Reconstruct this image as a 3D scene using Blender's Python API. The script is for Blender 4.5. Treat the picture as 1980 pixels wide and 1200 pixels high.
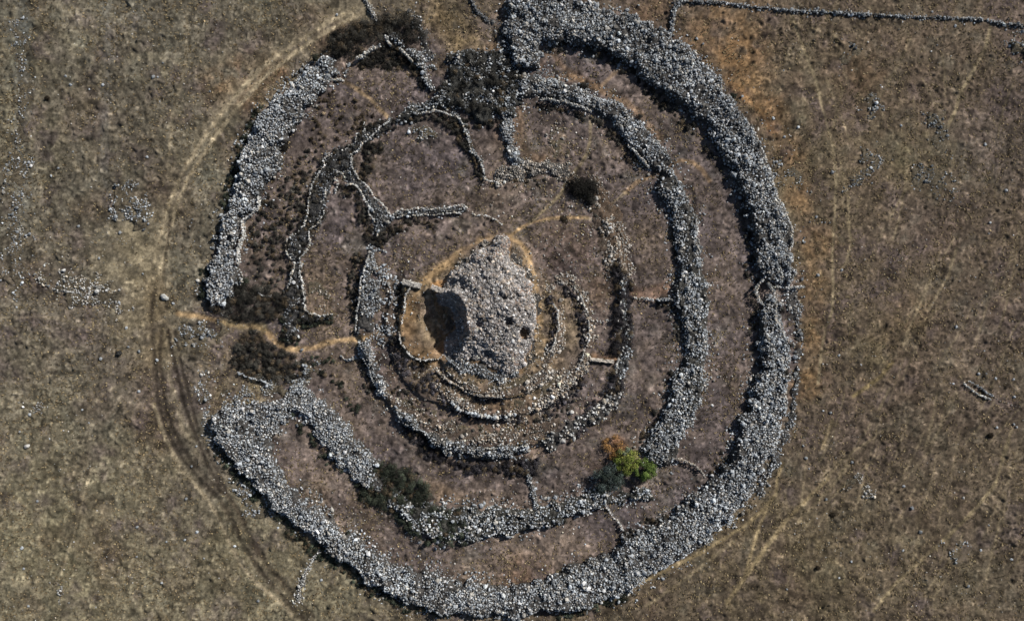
import bpy, math, random
import numpy as np

for o in list(bpy.data.objects):
    bpy.data.objects.remove(o, do_unlink=True)
SC = bpy.context.scene
COL = SC.collection
RNG = np.random.default_rng(7)
random.seed(7)

# ------------------------------------------------------------------ camera, sky, sun, exposure
MPP = 0.13                    # metres per pixel of the 1980 px wide photograph, at ground level
CAM_H = 185.0
cam_d = bpy.data.cameras.new("drone_camera")
cam_d.sensor_width = 36.0
cam_d.lens = 36.0 * CAM_H / (1980 * MPP)
cam_d.clip_start = 1.0
cam_d.clip_end = 4000.0
cam = bpy.data.objects.new("drone_camera", cam_d)
cam.location = (0, 0, CAM_H)
COL.objects.link(cam)
SC.camera = cam

SUN_EL = math.radians(32.0)
SUN_AZ = math.radians(51.0)   # clockwise from +Y: the sun stands to the upper right of the picture
world = bpy.data.worlds.new("World")
SC.world = world
world.use_nodes = True
nt = world.node_tree
nt.nodes.clear()
sky = nt.nodes.new("ShaderNodeTexSky")
sky.sky_type = 'NISHITA'
sky.sun_disc = False
sky.sun_elevation = SUN_EL
sky.sun_rotation = SUN_AZ
bg = nt.nodes.new("ShaderNodeBackground")
bg.inputs['Strength'].default_value = 0.05
wo = nt.nodes.new("ShaderNodeOutputWorld")
nt.links.new(sky.outputs[0], bg.inputs['Color'])
nt.links.new(bg.outputs[0], wo.inputs['Surface'])

sun_d = bpy.data.lights.new("sun", 'SUN')
sun_d.energy = 5.0
sun_d.angle = math.radians(0.6)
sun_d.color = (1.0, 0.95, 0.88)
sun = bpy.data.objects.new("sun", sun_d)
sun.rotation_euler = (math.pi / 2 - SUN_EL, 0, math.pi - SUN_AZ)
COL.objects.link(sun)

SC.view_settings.view_transform = 'Standard'
SC.view_settings.look = 'None'
SC.view_settings.gamma = 1.0
SC.view_settings.exposure = 0.0
SC.render.engine = 'CYCLES'
SC.cycles.max_bounces = 3
SC.cycles.diffuse_bounces = 2

# ------------------------------------------------------------------ helpers
def at(px, py, z=0.0):
    k = MPP * (1.0 - z / CAM_H)
    return ((px - 990.0) * k, (600.0 - py) * k)

def world_pts(pts, z=0.0):
    return np.array([at(p[0], p[1], z) for p in pts], float)

def lin(r, g, b):
    c = np.array([r, g, b], float) / 255.0
    return np.where(c <= 0.04045, c / 12.92, ((c + 0.055) / 1.055) ** 2.4)

_tab = {}
def vnoise(x, y, scale, seed=0):
    """smooth value noise, -1..1"""
    if seed not in _tab:
        _tab[seed] = np.random.default_rng(1000 + seed).uniform(-1, 1, (256, 256))
    T = _tab[seed]
    ca, sa = math.cos(seed * 1.37 + .6), math.sin(seed * 1.37 + .6); x = np.asarray(x); y = np.asarray(y)
    u = (x * ca - y * sa) / scale + 37.7 * seed; v = (x * sa + y * ca) / scale + 11.3 * seed
    iu = np.floor(u).astype(int); iv = np.floor(v).astype(int)
    fu = u - iu; fv = v - iv
    fu = fu * fu * (3 - 2 * fu); fv = fv * fv * (3 - 2 * fv)
    a = T[iu % 256, iv % 256]; b = T[(iu + 1) % 256, iv % 256]
    c = T[iu % 256, (iv + 1) % 256]; d = T[(iu + 1) % 256, (iv + 1) % 256]
    return (a * (1 - fu) + b * fu) * (1 - fv) + (c * (1 - fu) + d * fu) * fv

def fbm(x, y, scale, seed=0, octv=4, gain=0.55):
    s = 0; a = 1.0; t = 0
    for i in range(octv):
        s = s + a * vnoise(x, y, scale / 2 ** i, seed + i); t += a; a *= gain
    return s / t

def sstep(a, b, v):
    t = np.clip((v - a) / (b - a), 0, 1)
    return t * t * (3 - 2 * t)

def seg_dist(X, Y, a, b):
    ax, ay = a[0], a[1]; dx, dy = b[0] - ax, b[1] - ay
    L = dx * dx + dy * dy + 1e-12
    t = np.clip(((X - ax) * dx + (Y - ay) * dy) / L, 0, 1)
    return np.hypot(X - ax - t * dx, Y - ay - t * dy), t

def sd_poly(X, Y, poly):
    """signed distance, positive inside"""
    d = np.full(np.shape(X), 1e9); ins = np.zeros(np.shape(X), bool)
    n = len(poly)
    for i in range(n):
        a, b = poly[i], poly[(i + 1) % n]
        d = np.minimum(d, seg_dist(X, Y, a, b)[0])
        if a[1] != b[1]:
            c = ((a[1] > Y) != (b[1] > Y)) & (X < (b[0] - a[0]) * (Y - a[1]) / (b[1] - a[1]) + a[0])
            ins ^= c
    return np.where(ins, d, -d)

def sd_line(X, Y, pts, ws):
    """pts: world points, ws: full widths in metres; positive inside"""
    s = np.full(np.shape(X), -1e9)
    if len(pts) == 1:
        return ws[0] / 2 - np.hypot(X - pts[0][0], Y - pts[0][1])
    for i in range(len(pts) - 1):
        d, t = seg_dist(X, Y, pts[i], pts[i + 1])
        s = np.maximum(s, (ws[i] * (1 - t) + ws[i + 1] * t) / 2 - d)
    return s

# ------------------------------------------------------------------ materials
def node_mat(name, build, rough=0.95):
    m = bpy.data.materials.new(name); m.use_nodes = True
    t = m.node_tree; bs = t.nodes['Principled BSDF']
    bs.inputs['Roughness'].default_value = rough
    bs.inputs['Specular IOR Level'].default_value = 0.15
    build(t, bs)
    return m

def nz(t, scale, detail=4, rough=0.6, vec=None):
    n = t.nodes.new("ShaderNodeTexNoise"); n.inputs['Scale'].default_value = scale
    n.inputs['Detail'].default_value = detail; n.inputs['Roughness'].default_value = rough
    if vec is not None: t.links.new(vec, n.inputs['Vector'])
    return n

def mr(t, src, a, b, c, d):
    n = t.nodes.new("ShaderNodeMapRange"); t.links.new(src, n.inputs[0])
    for i, v in enumerate((a, b, c, d)): n.inputs[i + 1].default_value = v
    return n.outputs[0]

def mulc(t, col, fac_out):
    n = t.nodes.new("ShaderNodeVectorMath"); n.operation = 'SCALE'
    t.links.new(col, n.inputs[0]); t.links.new(fac_out, n.inputs['Scale'])
    return n.outputs[0]

def mix(t, fac, a, b):
    n = t.nodes.new("ShaderNodeMix"); n.data_type = 'RGBA'
    t.links.new(fac, n.inputs[0])
    for s, i in ((a, 6), (b, 7)):
        if isinstance(s, tuple): n.inputs[i].default_value = (*s, 1)
        else: t.links.new(s, n.inputs[i])
    return n.outputs[2]

def attr(t):
    a = t.nodes.new("ShaderNodeAttribute"); a.attribute_name = "tone"
    return a.outputs['Color']

def geo_pos(t):
    return t.nodes.new("ShaderNodeNewGeometry").outputs['Position']

def build_rock(t, bs):
    p = geo_pos(t)
    n1 = nz(t, 1.7, 5, 0.65, p); n2 = nz(t, 6.0, 3, 0.6, p); n3 = nz(t, 0.12, 3, 0.5, p)
    c = mulc(t, attr(t), mr(t, n1.outputs[0], 0.3, 0.7, 0.65, 1.35))
    c = mulc(t, c, mr(t, n3.outputs[0], 0.35, 0.65, 0.86, 1.14))
    li = mr(t, n2.outputs[0], 0.58, 0.68, 0.0, 0.45)          # pale lichen
    c = mix(t, li, c, (0.42, 0.43, 0.40))
    t.links.new(c, bs.inputs['Base Color'])
    b = t.nodes.new("ShaderNodeBump"); b.inputs['Strength'].default_value = 0.5; b.inputs['Distance'].default_value = 0.06
    t.links.new(n2.outputs[0], b.inputs['Height']); t.links.new(b.outputs[0], bs.inputs['Normal'])

def build_soil(t, bs):
    p = geo_pos(t)
    n1 = nz(t, 0.8, 6, 0.7, p); n2 = nz(t, 2.4, 5, 0.75, p); n3 = nz(t, 0.06, 4, 0.6, p)
    c = mulc(t, attr(t), mr(t, n1.outputs[0], 0.3, 0.7, 0.62, 1.4))
    c = mulc(t, c, mr(t, n2.outputs[0], 0.3, 0.7, 0.55, 1.5))
    c = mulc(t, c, mr(t, n3.outputs[0], 0.35, 0.65, 0.9, 1.1))
    st = mr(t, nz(t, 1.1, 5, 0.8, p).outputs[0], 0.66, 0.70, 0.0, 0.5)   # tufts of bleached straw
    c = mix(t, st, c, (0.21, 0.18, 0.125))
    t.links.new(c, bs.inputs['Base Color'])
    b = t.nodes.new("ShaderNodeBump"); b.inputs['Strength'].default_value = 0.55; b.inputs['Distance'].default_value = 0.12
    t.links.new(n2.outputs[0], b.inputs['Height']); t.links.new(b.outputs[0], bs.inputs['Normal'])

def build_leaf(t, bs):
    p = geo_pos(t)
    c = mulc(t, attr(t), mr(t, nz(t, 3.0, 3, 0.6, p).outputs[0], 0.3, 0.7, 0.6, 1.4))
    t.links.new(c, bs.inputs['Base Color'])

M_ROCK = node_mat("weathered_basalt", build_rock)
M_SOIL = node_mat("dry_soil_and_grass", build_soil)
M_LEAF = node_mat("dry_foliage", build_leaf, 0.8)

# ------------------------------------------------------------------ mesh building
def raw_mesh(name, V, F, C, mat, parent=None, smooth=False, loc=None):
    """V (n,3), F (m,3|4) ints, C (n,3) linear colours -> one object"""
    V = np.asarray(V, np.float32); F = np.asarray(F, np.int32)
    me = bpy.data.meshes.new(name)
    k = F.shape[1]
    me.vertices.add(len(V)); me.vertices.foreach_set('co', V.ravel())
    me.loops.add(F.size); me.loops.foreach_set('vertex_index', F.ravel())
    me.polygons.add(len(F)); me.polygons.foreach_set('loop_start', np.arange(0, F.size, k, dtype=np.int32))
    me.update(calc_edges=True)
    me.polygons.foreach_set('use_smooth', np.full(len(F), smooth))
    ca = me.color_attributes.new("tone", 'FLOAT_COLOR', 'POINT')
    C = np.broadcast_to(np.asarray(C, np.float32), (len(V), 3))
    ca.data.foreach_set('color', np.hstack([C, np.ones((len(V), 1), np.float32)]).astype(np.float32).ravel())
    me.materials.append(mat)
    o = bpy.data.objects.new(name, me); COL.objects.link(o)
    if parent is not None: o.parent = parent
    if loc is not None: o.location = loc
    return o

def tag(o, label=None, cat=None, group=None, kind=None):
    if label: o['label'] = label
    if cat: o['category'] = cat
    if group: o['group'] = group
    if kind: o['kind'] = kind
    return o

def empty(name, loc, label, cat, group=None):
    e = bpy.data.objects.new(name, None); COL.objects.link(e); e.location = loc
    return tag(e, label, cat, group)

_p = (1 + 5 ** .5) / 2
ICO_V = np.array([(-1,_p,0),(1,_p,0),(-1,-_p,0),(1,-_p,0),(0,-1,_p),(0,1,_p),(0,-1,-_p),(0,1,-_p),(_p,0,-1),(_p,0,1),(-_p,0,-1),(-_p,0,1)], float)
ICO_V /= np.linalg.norm(ICO_V[0])
ICO_F = np.array([(0,11,5),(0,5,1),(0,1,7),(0,7,10),(0,10,11),(1,5,9),(5,11,4),(11,10,2),(10,7,6),(7,1,8),(3,9,4),(3,4,2),(3,2,6),(3,6,8),(3,8,9),(4,9,5),(2,4,11),(6,2,10),(8,6,7),(9,8,1)])

def subdiv_ico():
    V = [tuple(v) for v in ICO_V]; F = []; mid = {}
    def m(a, b):
        k = (min(a, b), max(a, b))
        if k not in mid:
            v = (np.array(V[a]) + np.array(V[b])); v /= np.linalg.norm(v)
            V.append(tuple(v)); mid[k] = len(V) - 1
        return mid[k]
    for a, b, c in ICO_F:
        ab, bc, ca = m(a, b), m(b, c), m(c, a)
        F += [(a, ab, ca), (b, bc, ab), (c, ca, bc), (ab, bc, ca)]
    return np.array(V), np.array(F)
ICO2_V, ICO2_F = subdiv_ico()

def rand_rot(n, rng):
    q = rng.normal(size=(n, 4)); q /= np.linalg.norm(q, axis=1)[:, None]
    w, x, y, z = q.T
    return np.stack([1-2*(y*y+z*z), 2*(x*y-z*w), 2*(x*z+y*w), 2*(x*y+z*w), 1-2*(x*x+z*z), 2*(y*z-x*w), 2*(x*z-y*w), 2*(y*z+x*w), 1-2*(x*x+y*y)], 1).reshape(n, 3, 3)

def rocks(cx, cy, cz, r, tint, rng, flat=0.75):
    """angular stones -> V, F, C"""
    n = len(cx)
    V = ICO_V[None] * rng.uniform(0.68, 1.22, (n, 12, 1))
    V = V * rng.uniform(0.6, 1.25, (n, 1, 3))
    V = np.einsum('nij,nkj->nki', rand_rot(n, rng), V)
    V *= r[:, None, None]
    V[:, :, 2] *= flat
    V += np.stack([cx, cy, cz], 1)[:, None, :]
    F = ICO_F[None] + (np.arange(n) * 12)[:, None, None]
    C = np.repeat(tint, 12, axis=0)
    return V.reshape(-1, 3), F.reshape(-1, 3), C

GREY = np.array([0.335, 0.36, 0.385])
def stone_tints(n, rng, base=GREY, spread=0.42):
    g = np.exp(rng.normal(0, spread, n))[:, None]
    t = base[None] * g
    warm = rng.random(n) < 0.22
    t[warm] *= np.array([1.08, 0.96, 0.82])
    return np.clip(t, 0.03, 0.72)

def merge(parts):
    V, F, C, k = [], [], [], 0
    for v, f, c in parts:
        V.append(v); F.append(f + k); C.append(np.broadcast_to(c, (len(v), 3))); k += len(v)
    return np.vstack(V), np.vstack(F), np.vstack(C)

# ------------------------------------------------------------------ tracks, paths, terrain shape
OUTER_RING = [(975, 5), (1120, 2), (1200, 20), (1300, 65), (1387, 143), (1460, 247), (1510, 393), (1540, 548), (1545, 700), (1530, 783), (1500, 867),
              (1456, 955), (1372, 1046), (1260, 1109), (1120, 1175), (985, 1190), (827, 1180), (740, 1147), (655, 1083), (575, 1020), (494, 943), (428, 874),
              (406, 810), (400, 700), (395, 580), (415, 460), (443, 397), (487, 247), (540, 180), (603, 123), (690, 75), (790, 40), (900, 60)]
RING_W = world_pts(OUTER_RING)
PLATFORM = [(783, 550), (777, 590), (774, 630), (777, 655), (790, 683), (812, 697), (853, 692), (870, 720), (900, 750), (935, 768), (985, 768), (1030, 755), (1062, 720),
            (1080, 660), (1082, 610), (1066, 575), (1040, 530), (1005, 480), (960, 465), (900, 500), (850, 530), (815, 548)]
TERRACE = [(705, 500), (695, 560), (690, 640), (712, 700), (742, 765), (765, 790), (800, 825), (850, 862), (940, 866), (1025, 862), (1090, 840), (1150, 795), (1185, 745),
           (1192, 690), (1205, 600), (1210, 540), (1185, 440), (1150, 380), (1100, 345), (1000, 350), (900, 430), (760, 440), (725, 470)]
LEDGE = [(748, 620), (755, 680), (780, 735), (820, 768), (862, 782), (915, 803), (995, 803), (1060, 785), (1105, 745), (1135, 690), (1140, 630), (1125, 580), (1090, 545),
         (1060, 520), (1000, 440), (900, 480), (800, 520), (760, 560)]
HOLLOW_W = world_pts([(822,584),(838,574),(870,570),(905,600),(905,650),(880,692),(850,688),(830,668),(818,630)])
PLAT_W, TERR_W, LEDGE_W = world_pts(PLATFORM), world_pts(TERRACE), world_pts(LEDGE)

TAN, PALE, RUT, SANDY, TRAIL = lin(122, 112, 93), lin(140, 128, 106), lin(42, 36, 31), lin(150, 126, 94), lin(122, 110, 88)
# (points px, width px, colour, strength, depth m, noise level)
PATHS = [
 ([(700,8),(640,35),(575,78),(520,115),(470,165),(425,218),(390,268),(350,335),(325,400),(308,460),(292,530),(278,600)], 38, TAN, .6, .05),
 ([(690,14),(625,48),(560,90),(500,135),(447,196),(400,258),(352,335),(330,390),(312,455),(296,520),(280,590)], 6, PALE, .7, .10),
 ([(700,24),(640,56),(575,98),(515,145),(462,205),(414,268),(366,342),(341,398),(325,460),(312,520),(300,590)], 6, PALE, .6, .10),
 ([(330,420),(320,500),(312,560),(305,610)], 5, RUT*1.5, .5, .06),
 ([(205,500),(235,550),(262,600),(272,650)], 60, TAN, .45, .0),
 ([(275,470),(278,540),(285,600),(305,665)], 84, lin(116,106,86), .75, .0),
 ([(300,560),(302,620),(306,660),(300,700)], 44, lin(112,98,76), .6, .04),
 ([(300,560),(292,600),(294,650),(300,710),(304,770),(318,820),(335,860),(362,900),(395,935),(425,965),(448,1005),(470,1055),(500,1100),(540,1145),(590,1200)], 9, RUT, .72, .14),
 ([(312,640),(308,690),(313,740),(318,785),(334,830),(352,865),(380,905),(410,935),(440,958),(462,990),(485,1040),(515,1090),(555,1135),(605,1190)], 8, RUT, .72, .12),
 ([(325,640),(335,690),(346,740),(356,780),(370,820),(386,860),(402,900),(424,938)], 8, RUT*1.1, .85, .10),
 ([(338,640),(350,700),(364,760),(380,820),(400,870),(420,910),(436,950)], 7, RUT*1.2, .75, .08),
 ([(318,700),(330,740),(342,780),(352,820),(368,850),(384,880)], 10, TAN, .7, .0),
 ([(296,780),(320,850),(350,905),(390,950),(418,990),(440,1040),(462,1085),(500,1130),(545,1165),(575,1200)], 5, PALE, .65, .03),
 ([(440,965),(468,1020),(495,1070),(530,1120),(580,1175),(600,1200)], 26, lin(76,66,54), .5, .05),
 ([(345,607),(380,610),(415,618),(450,628),(480,630),(503,633),(520,645),(532,660),(552,672),(580,676),(608,672),(632,662),(660,657),(690,656),(715,652),(745,642),(775,635)], 9, SANDY, .9, .08),
 ([(430,622),(470,630),(505,634)], 18, lin(128,116,86), .6, .03),
 ([(340,685),(385,678),(430,650),(445,640)], 7, TAN, .45, .02),
 ([(0,615),(60,612),(120,616),(170,632),(235,655)], 4, PALE, .15, .0),
 ([(985,460),(960,456),(925,466),(895,486),(868,508),(843,527),(822,545),(810,560),(800,580),(792,605),(782,632)], 10, SANDY, .85, .06),
 ([(868,508),(843,527),(825,542)], 20, SANDY, .4, .0),
 ([(845,552),(862,548),(876,558),(872,572)], 12, lin(160,122,80), .85, .0),
 ([(985,460),(1003,444),(1024,432),(1060,423),(1105,421),(1135,422)], 4, SANDY, .5, .04),
 ([(1130,422),(1150,427),(1160,440)], 3, TRAIL, .35, .0),
 ([(1024,432),(1060,400),(1085,375),(1095,350),(1120,322),(1137,295),(1142,262),(1142,235)], 5, TRAIL, .65, .03),
 ([(985,460),(1008,474),(1022,492),(1026,520),(1036,545),(1040,580),(1042,610),(1045,632)], 8, SANDY, .85, .04),
 ([(1000,466),(1018,486),(1012,512),(1008,530)], 7, SANDY, .5, .02),
 ([(1030,640),(1044,650),(1054,656)], 12, SANDY, .6, .0),
 ([(1163,166),(1180,150),(1203,126)], 7, lin(140,118,94), .6, .02),
 ([(1210,372),(1232,352),(1262,340),(1290,318),(1315,310),(1340,314),(1358,328),(1372,350)], 6, lin(120,100,78), .55, .02),
 ([(690,172),(715,190),(735,212),(752,228)], 6, lin(138,118,92), .65, .02),
 ([(655,152),(690,172)], 6, lin(138,118,92), .5, .02),
 ([(800,590),(790,625),(795,665),(815,688),(845,690)], 30, lin(122,96,66), .65, .0),
 ([(1145,690),(1188,694)], 14, lin(140,108,76), .5, .0),
 ([(1045,130),(1062,100),(1100,140),(1160,170)], 12, lin(118,94,68), .45, .0),
 ([(1005,215),(1002,270),(1025,300),(1060,312)], 14, lin(118,94,68), .4, .0),
 ([(1228,566),(1262,566),(1295,560)], 20, lin(130,100,78), .5, .0),
 ([(835,945),(860,955),(890,965)], 34, lin(132,112,90), .65, .0),
 ([(1320,60),(1400,110),(1450,165),(1495,225),(1530,300),(1552,380)], 46, lin(118,92,62), .28, .0),
 ([(1552,380),(1568,470),(1572,560),(1575,660),(1562,760)], 34, lin(112,90,64), .3, .0),
 ([(1405,150),(1440,185),(1470,215),(1500,262)], 14, lin(132,98,58), .35, .0),
 ([(1300,330),(1325,380),(1340,420)], 14, lin(124,100,76), .45, .0), ([(1063,150),(1110,150),(1165,175),(1215,200),(1250,235),(1280,270)], 10, lin(128,104,78), .5, .0),
 ([(1210,372),(1175,400),(1150,410)], 4, TRAIL, .4, .0),
 # faint trails east of the ring
 ([(1530,30),(1545,70),(1560,110),(1576,150),(1588,200),(1600,240),(1612,290),(1617,350),(1614,420),(1610,500),(1612,560),(1610,600),(1595,640),(1588,690),(1582,740)], 4, TRAIL, .55, .03),
 ([(1632,170),(1620,205),(1612,245)], 4, TRAIL, .4, .02),
 ([(1630,340),(1640,380),(1642,430),(1646,470),(1638,505),(1628,520)], 4, TRAIL, .5, .02),
 ([(1915,50),(1905,95),(1880,140),(1858,180),(1845,220),(1830,250)], 5, TRAIL, .6, .03),
 ([(1752,365),(1735,395),(1722,420)], 4, TRAIL, .4, .02),
 ([(1850,480),(1835,530),(1812,570),(1795,600)], 4, TRAIL, .4, .02),
 ([(1513,895),(1503,925),(1500,955),(1470,990),(1440,1015),(1400,1040),(1355,1068),(1290,1100),(1230,1130),(1160,1165)], 5, lin(124,110,84), .6, .03),
 ([(1500,955),(1484,980),(1470,1010),(1455,1060),(1440,1110)], 5, lin(124,110,84), .5, .02),
 ([(1500,955),(1503,1000),(1500,1040)], 4, TRAIL, .4, .02),
 ([(1600,925),(1560,965),(1520,1005),(1490,1045),(1462,1085),(1430,1130),(1405,1165)], 6, lin(124,110,84), .55, .02),
 ([(1640,900),(1600,950),(1540,1010)], 4, TRAIL, .35, .02),
 ([(1420,1045),(1380,1075),(1310,1130),(1250,1170)], 5, TRAIL, .35, .02),
 ([(1608,815),(1600,840),(1590,865)], 5, lin(128,114,90), .55, .02),
 ([(1725,700),(1700,730),(1650,765)], 6, lin(118,104,72), .4, .0),
 ([(1720,750),(1700,790)], 4, TRAIL, .4, .0),
 ([(1812,760),(1800,820),(1790,860)], 4, TRAIL, .35, .0),
 ([(1955,830),(1940,880),(1925,935),(1880,990),(1840,1030),(1790,1075),(1730,1130),(1690,1180)], 5, lin(120,108,84), .45, .02),
 ([(1560,880),(1550,960),(1548,1010)], 3, TRAIL, .35, .0),
 ([(1700,880),(1640,930),(1580,990),(1500,1090)], 3, TRAIL, .3, .0),
 ([(170,905),(155,960),(140,1020),(118,1090),(95,1150),(85,1200)], 3, RUT, .2, .04),
 ([(176,905),(161,960),(146,1020),(124,1090),(101,1150)], 3, PALE, .35, .0),
 ([(362,20),(362,70),(358,130),(335,220),(330,260),(326,330)], 5, TAN, .4, .0),
 ([(110,655),(150,700),(158,725)], 4, TAN, .3, .0),
 ([(130,830),(160,800),(200,760),(240,740)], 5, TAN, .25, .0),
]

_r = random.Random(4)
for _i in range(84):                                   # faint animal trails crossing the plain beyond the ring
    if _i < 70:
        _x, _y, _a, _L = _r.uniform(1400, 1950), _r.uniform(560, 1180), math.radians(_r.uniform(48, 82)), _r.uniform(70, 260)
    else:
        _x, _y, _a, _L = _r.uniform(1580, 1950), _r.uniform(80, 500), math.radians(_r.uniform(60, 115)), _r.uniform(60, 180)
    if math.hypot(_x - 975, _y - 595) < 640: continue
    _b = _r.uniform(-.25, .25)
    _pp = [(_x, _y)]
    for _k in range(6):
        _a += _b / 6 + _r.uniform(-.08, .08); _x += math.cos(_a) * _L / 6; _y -= math.sin(_a) * _L / 6; _pp.append((_x, _y))
        if math.hypot(_x - 975, _y - 595) < 610: break
    PATHS.append((_pp, _r.choice([2.5, 3, 3, 3.5]), TRAIL, _r.uniform(.16, .34), .02))
PATHS += [([(x0, -5), (x0 + 6, 120), (x0 - 4, 260), (x0 + 3, 400)], w_, c_, .22, 0) for x0, w_, c_ in ((42, 22, lin(92, 98, 100)), (205, 16, lin(88, 90, 92)), (75, 14, TAN))]
PATHW = [(world_pts(p), w * MPP, c, s, d) for p, w, c, s, d in PATHS]
# blotches of different soil / dry cover: x, y, radius px, colour, strength
BLOTS = [
 (470, 160, 60, lin(118,84,50), .5), (520, 130, 40, lin(118,84,50), .5), (620, 60, 50, lin(98,74,56), .5),
 (870, 60, 45, lin(112,96,68), .55), (850, 20, 45, lin(110,92,64), .5), (900, 90, 40, lin(108,92,62), .6), (850, 130, 22, lin(112,94,64), .7), (955, 90, 16, lin(124,100,72), .7),
 (1400, 50, 70, lin(124,94,58), .45), (1460, 130, 50, lin(124,96,60), .35), (1490, 210, 34, lin(126,92,56), .45), (1450, 170, 30, lin(124,96,60), .35), (1420, 110, 40, lin(120,92,60), .5),
 (1530, 290, 26, lin(130,100,66), .5), (1545, 380, 26, lin(112,86,60), .5), (1580, 470, 34, lin(118,90,58), .5), (1570, 560, 34, lin(112,88,56), .5),
 (1575, 650, 36, lin(118,92,58), .6), (1560, 740, 30, lin(120,92,56), .6), (1240, 30, 30, lin(116,90,64), .6), (1270, 15, 30, lin(112,88,60), .5),
 (1195, 862, 16, lin(130,86,48), .6), (1160, 900, 28, lin(100,74,56), .5),
 (230, 500, 60, lin(112,102,76), .4), (250, 640, 50, lin(116,106,80), .5), (260, 720, 30, lin(116,108,86), .4),
 (480, 755, 60, lin(118,108,80), .75), (430, 770, 30, lin(112,98,72), .6), (420, 700, 40, lin(104,92,68), .5),
 (300, 860, 80, lin(104,96,66), .35), (420, 1080, 50, lin(106,94,64), .35), (120, 1050, 120, lin(98,92,66), .3),
 (980, 255, 28, lin(112,84,62), .3), (1080, 290, 22, lin(130,112,92), .5), (1085, 260, 14, lin(128,112,92), .5),
 (610, 565, 28, lin(116,98,82), .5), (620, 620, 30, lin(110,94,74), .4), (780, 500, 30, lin(100,84,64), .35),
 (1030, 1125, 40, lin(110,84,62), .5), (1000, 1120, 30, lin(110,84,62), .4), (700, 1000, 50, lin(96,80,64), .3), (610, 960, 22, lin(118,100,80), .5),
 (1160, 560, 40, lin(120,96,70), .5), (1130, 575, 16, lin(130,106,74), .5), (1100, 500, 70, lin(74,56,50), .5), (1150, 800, 40, lin(84,66,54), .4),
 (1000, 830, 60, lin(112,88,66), .3), (860, 740, 30, lin(116,92,66), .5), (760, 720, 24, lin(112,90,66), .5), (735, 690, 20, lin(112,90,66), .4), (950, 790, 60, lin(108,84,64), .4),
 (1060, 700, 40, lin(112,92,66), .4), (1640, 330, 100, lin(92,80,60), .3), (1720, 150, 90, lin(82,66,54), .4), (1650, 150, 50, lin(104,80,54), .4), (1780, 300, 60, lin(92,86,58), .4),
 (1700, 690, 60, lin(98,86,56), .4), (1760, 620, 50, lin(100,80,52), .4), (1600, 1080, 110, lin(86,76,52), .3), (1750, 900, 100, lin(76,66,54), .4), (1900, 1100, 100, lin(78,72,58), .3),
 (1470, 1130, 120, lin(84,74,50), .35), (1900, 300, 80, lin(78,74,66), .4), (1660, 800, 80, lin(80,66,56), .4),
 (40, 60, 30, lin(84,88,88), .35), (45, 150, 26, lin(84,88,88), .35), (40, 330, 24, lin(86,88,84), .3), (30, 440, 30, lin(90,90,86), .3), (90, 700, 70, lin(88,80,66), .3), (270, 30, 40, lin(84,84,80), .4), (200, 230, 90, lin(84,74,62), .4),
]

def ground_height(x, y, fine=True):
    x = np.asarray(x, float); y = np.asarray(y, float)
    h = 0.35 * fbm(x, y, 42, 1, 3) + 0.10 * fbm(x, y, 9, 5, 3)
    def raise_(poly, amt, soft):
        s = np.full(x.shape, -99.0)
        m = (np.abs(x - poly[:, 0].mean()) < 60) & (np.abs(y - poly[:, 1].mean()) < 60)
        if m.any(): s[m] = sd_poly(x[m], y[m], poly)
        return amt * sstep(-soft * .5, soft * .5, s + 0.35 * vnoise(x, y, 2.2, 60))
    h = h + raise_(TERR_W, 1.0, 1.8) + raise_(LEDGE_W, 0.7, 0.8) + raise_(PLAT_W, 1.0, 0.7)
    h = h + raise_(HOLLOW_W, -2.0, 1.6)
    r = np.zeros(x.shape); q = np.zeros(x.shape)
    for P, w, c, s, d in PATHW:
        m = (x > P[:, 0].min() - w) & (x < P[:, 0].max() + w) & (y > P[:, 1].min() - w) & (y < P[:, 1].max() + w)
        if m.any():
            k = sstep(-w * .6, w * .5, sd_line(x[m], y[m], P, [w] * len(P)))
            r[m] = np.maximum(r[m], d * k); q[m] = np.maximum(q[m], k * s)
    h = h - r
    if fine:
        a = (1 - 0.75 * q) * np.exp(-np.maximum(np.maximum(np.abs(x) - 150, np.abs(y) - 100), 0) / 30)
        h = h + a * (0.11 * vnoise(x, y, 1.15, 21) + 0.07 * vnoise(x, y, 0.62, 22) + 0.11 * vnoise(x, y, 2.4, 23))
        tuft = np.clip(vnoise(x, y, 0.9, 31) - 0.35, 0, 1) * np.clip(0.5 + fbm(x, y, 14, 33, 3) * 1.4, 0, 1)
        h = h + a * 0.7 * tuft + a * 0.5 * np.clip(vnoise(x, y, 0.7, 34) - .45, 0, 1)
    return h

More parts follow.
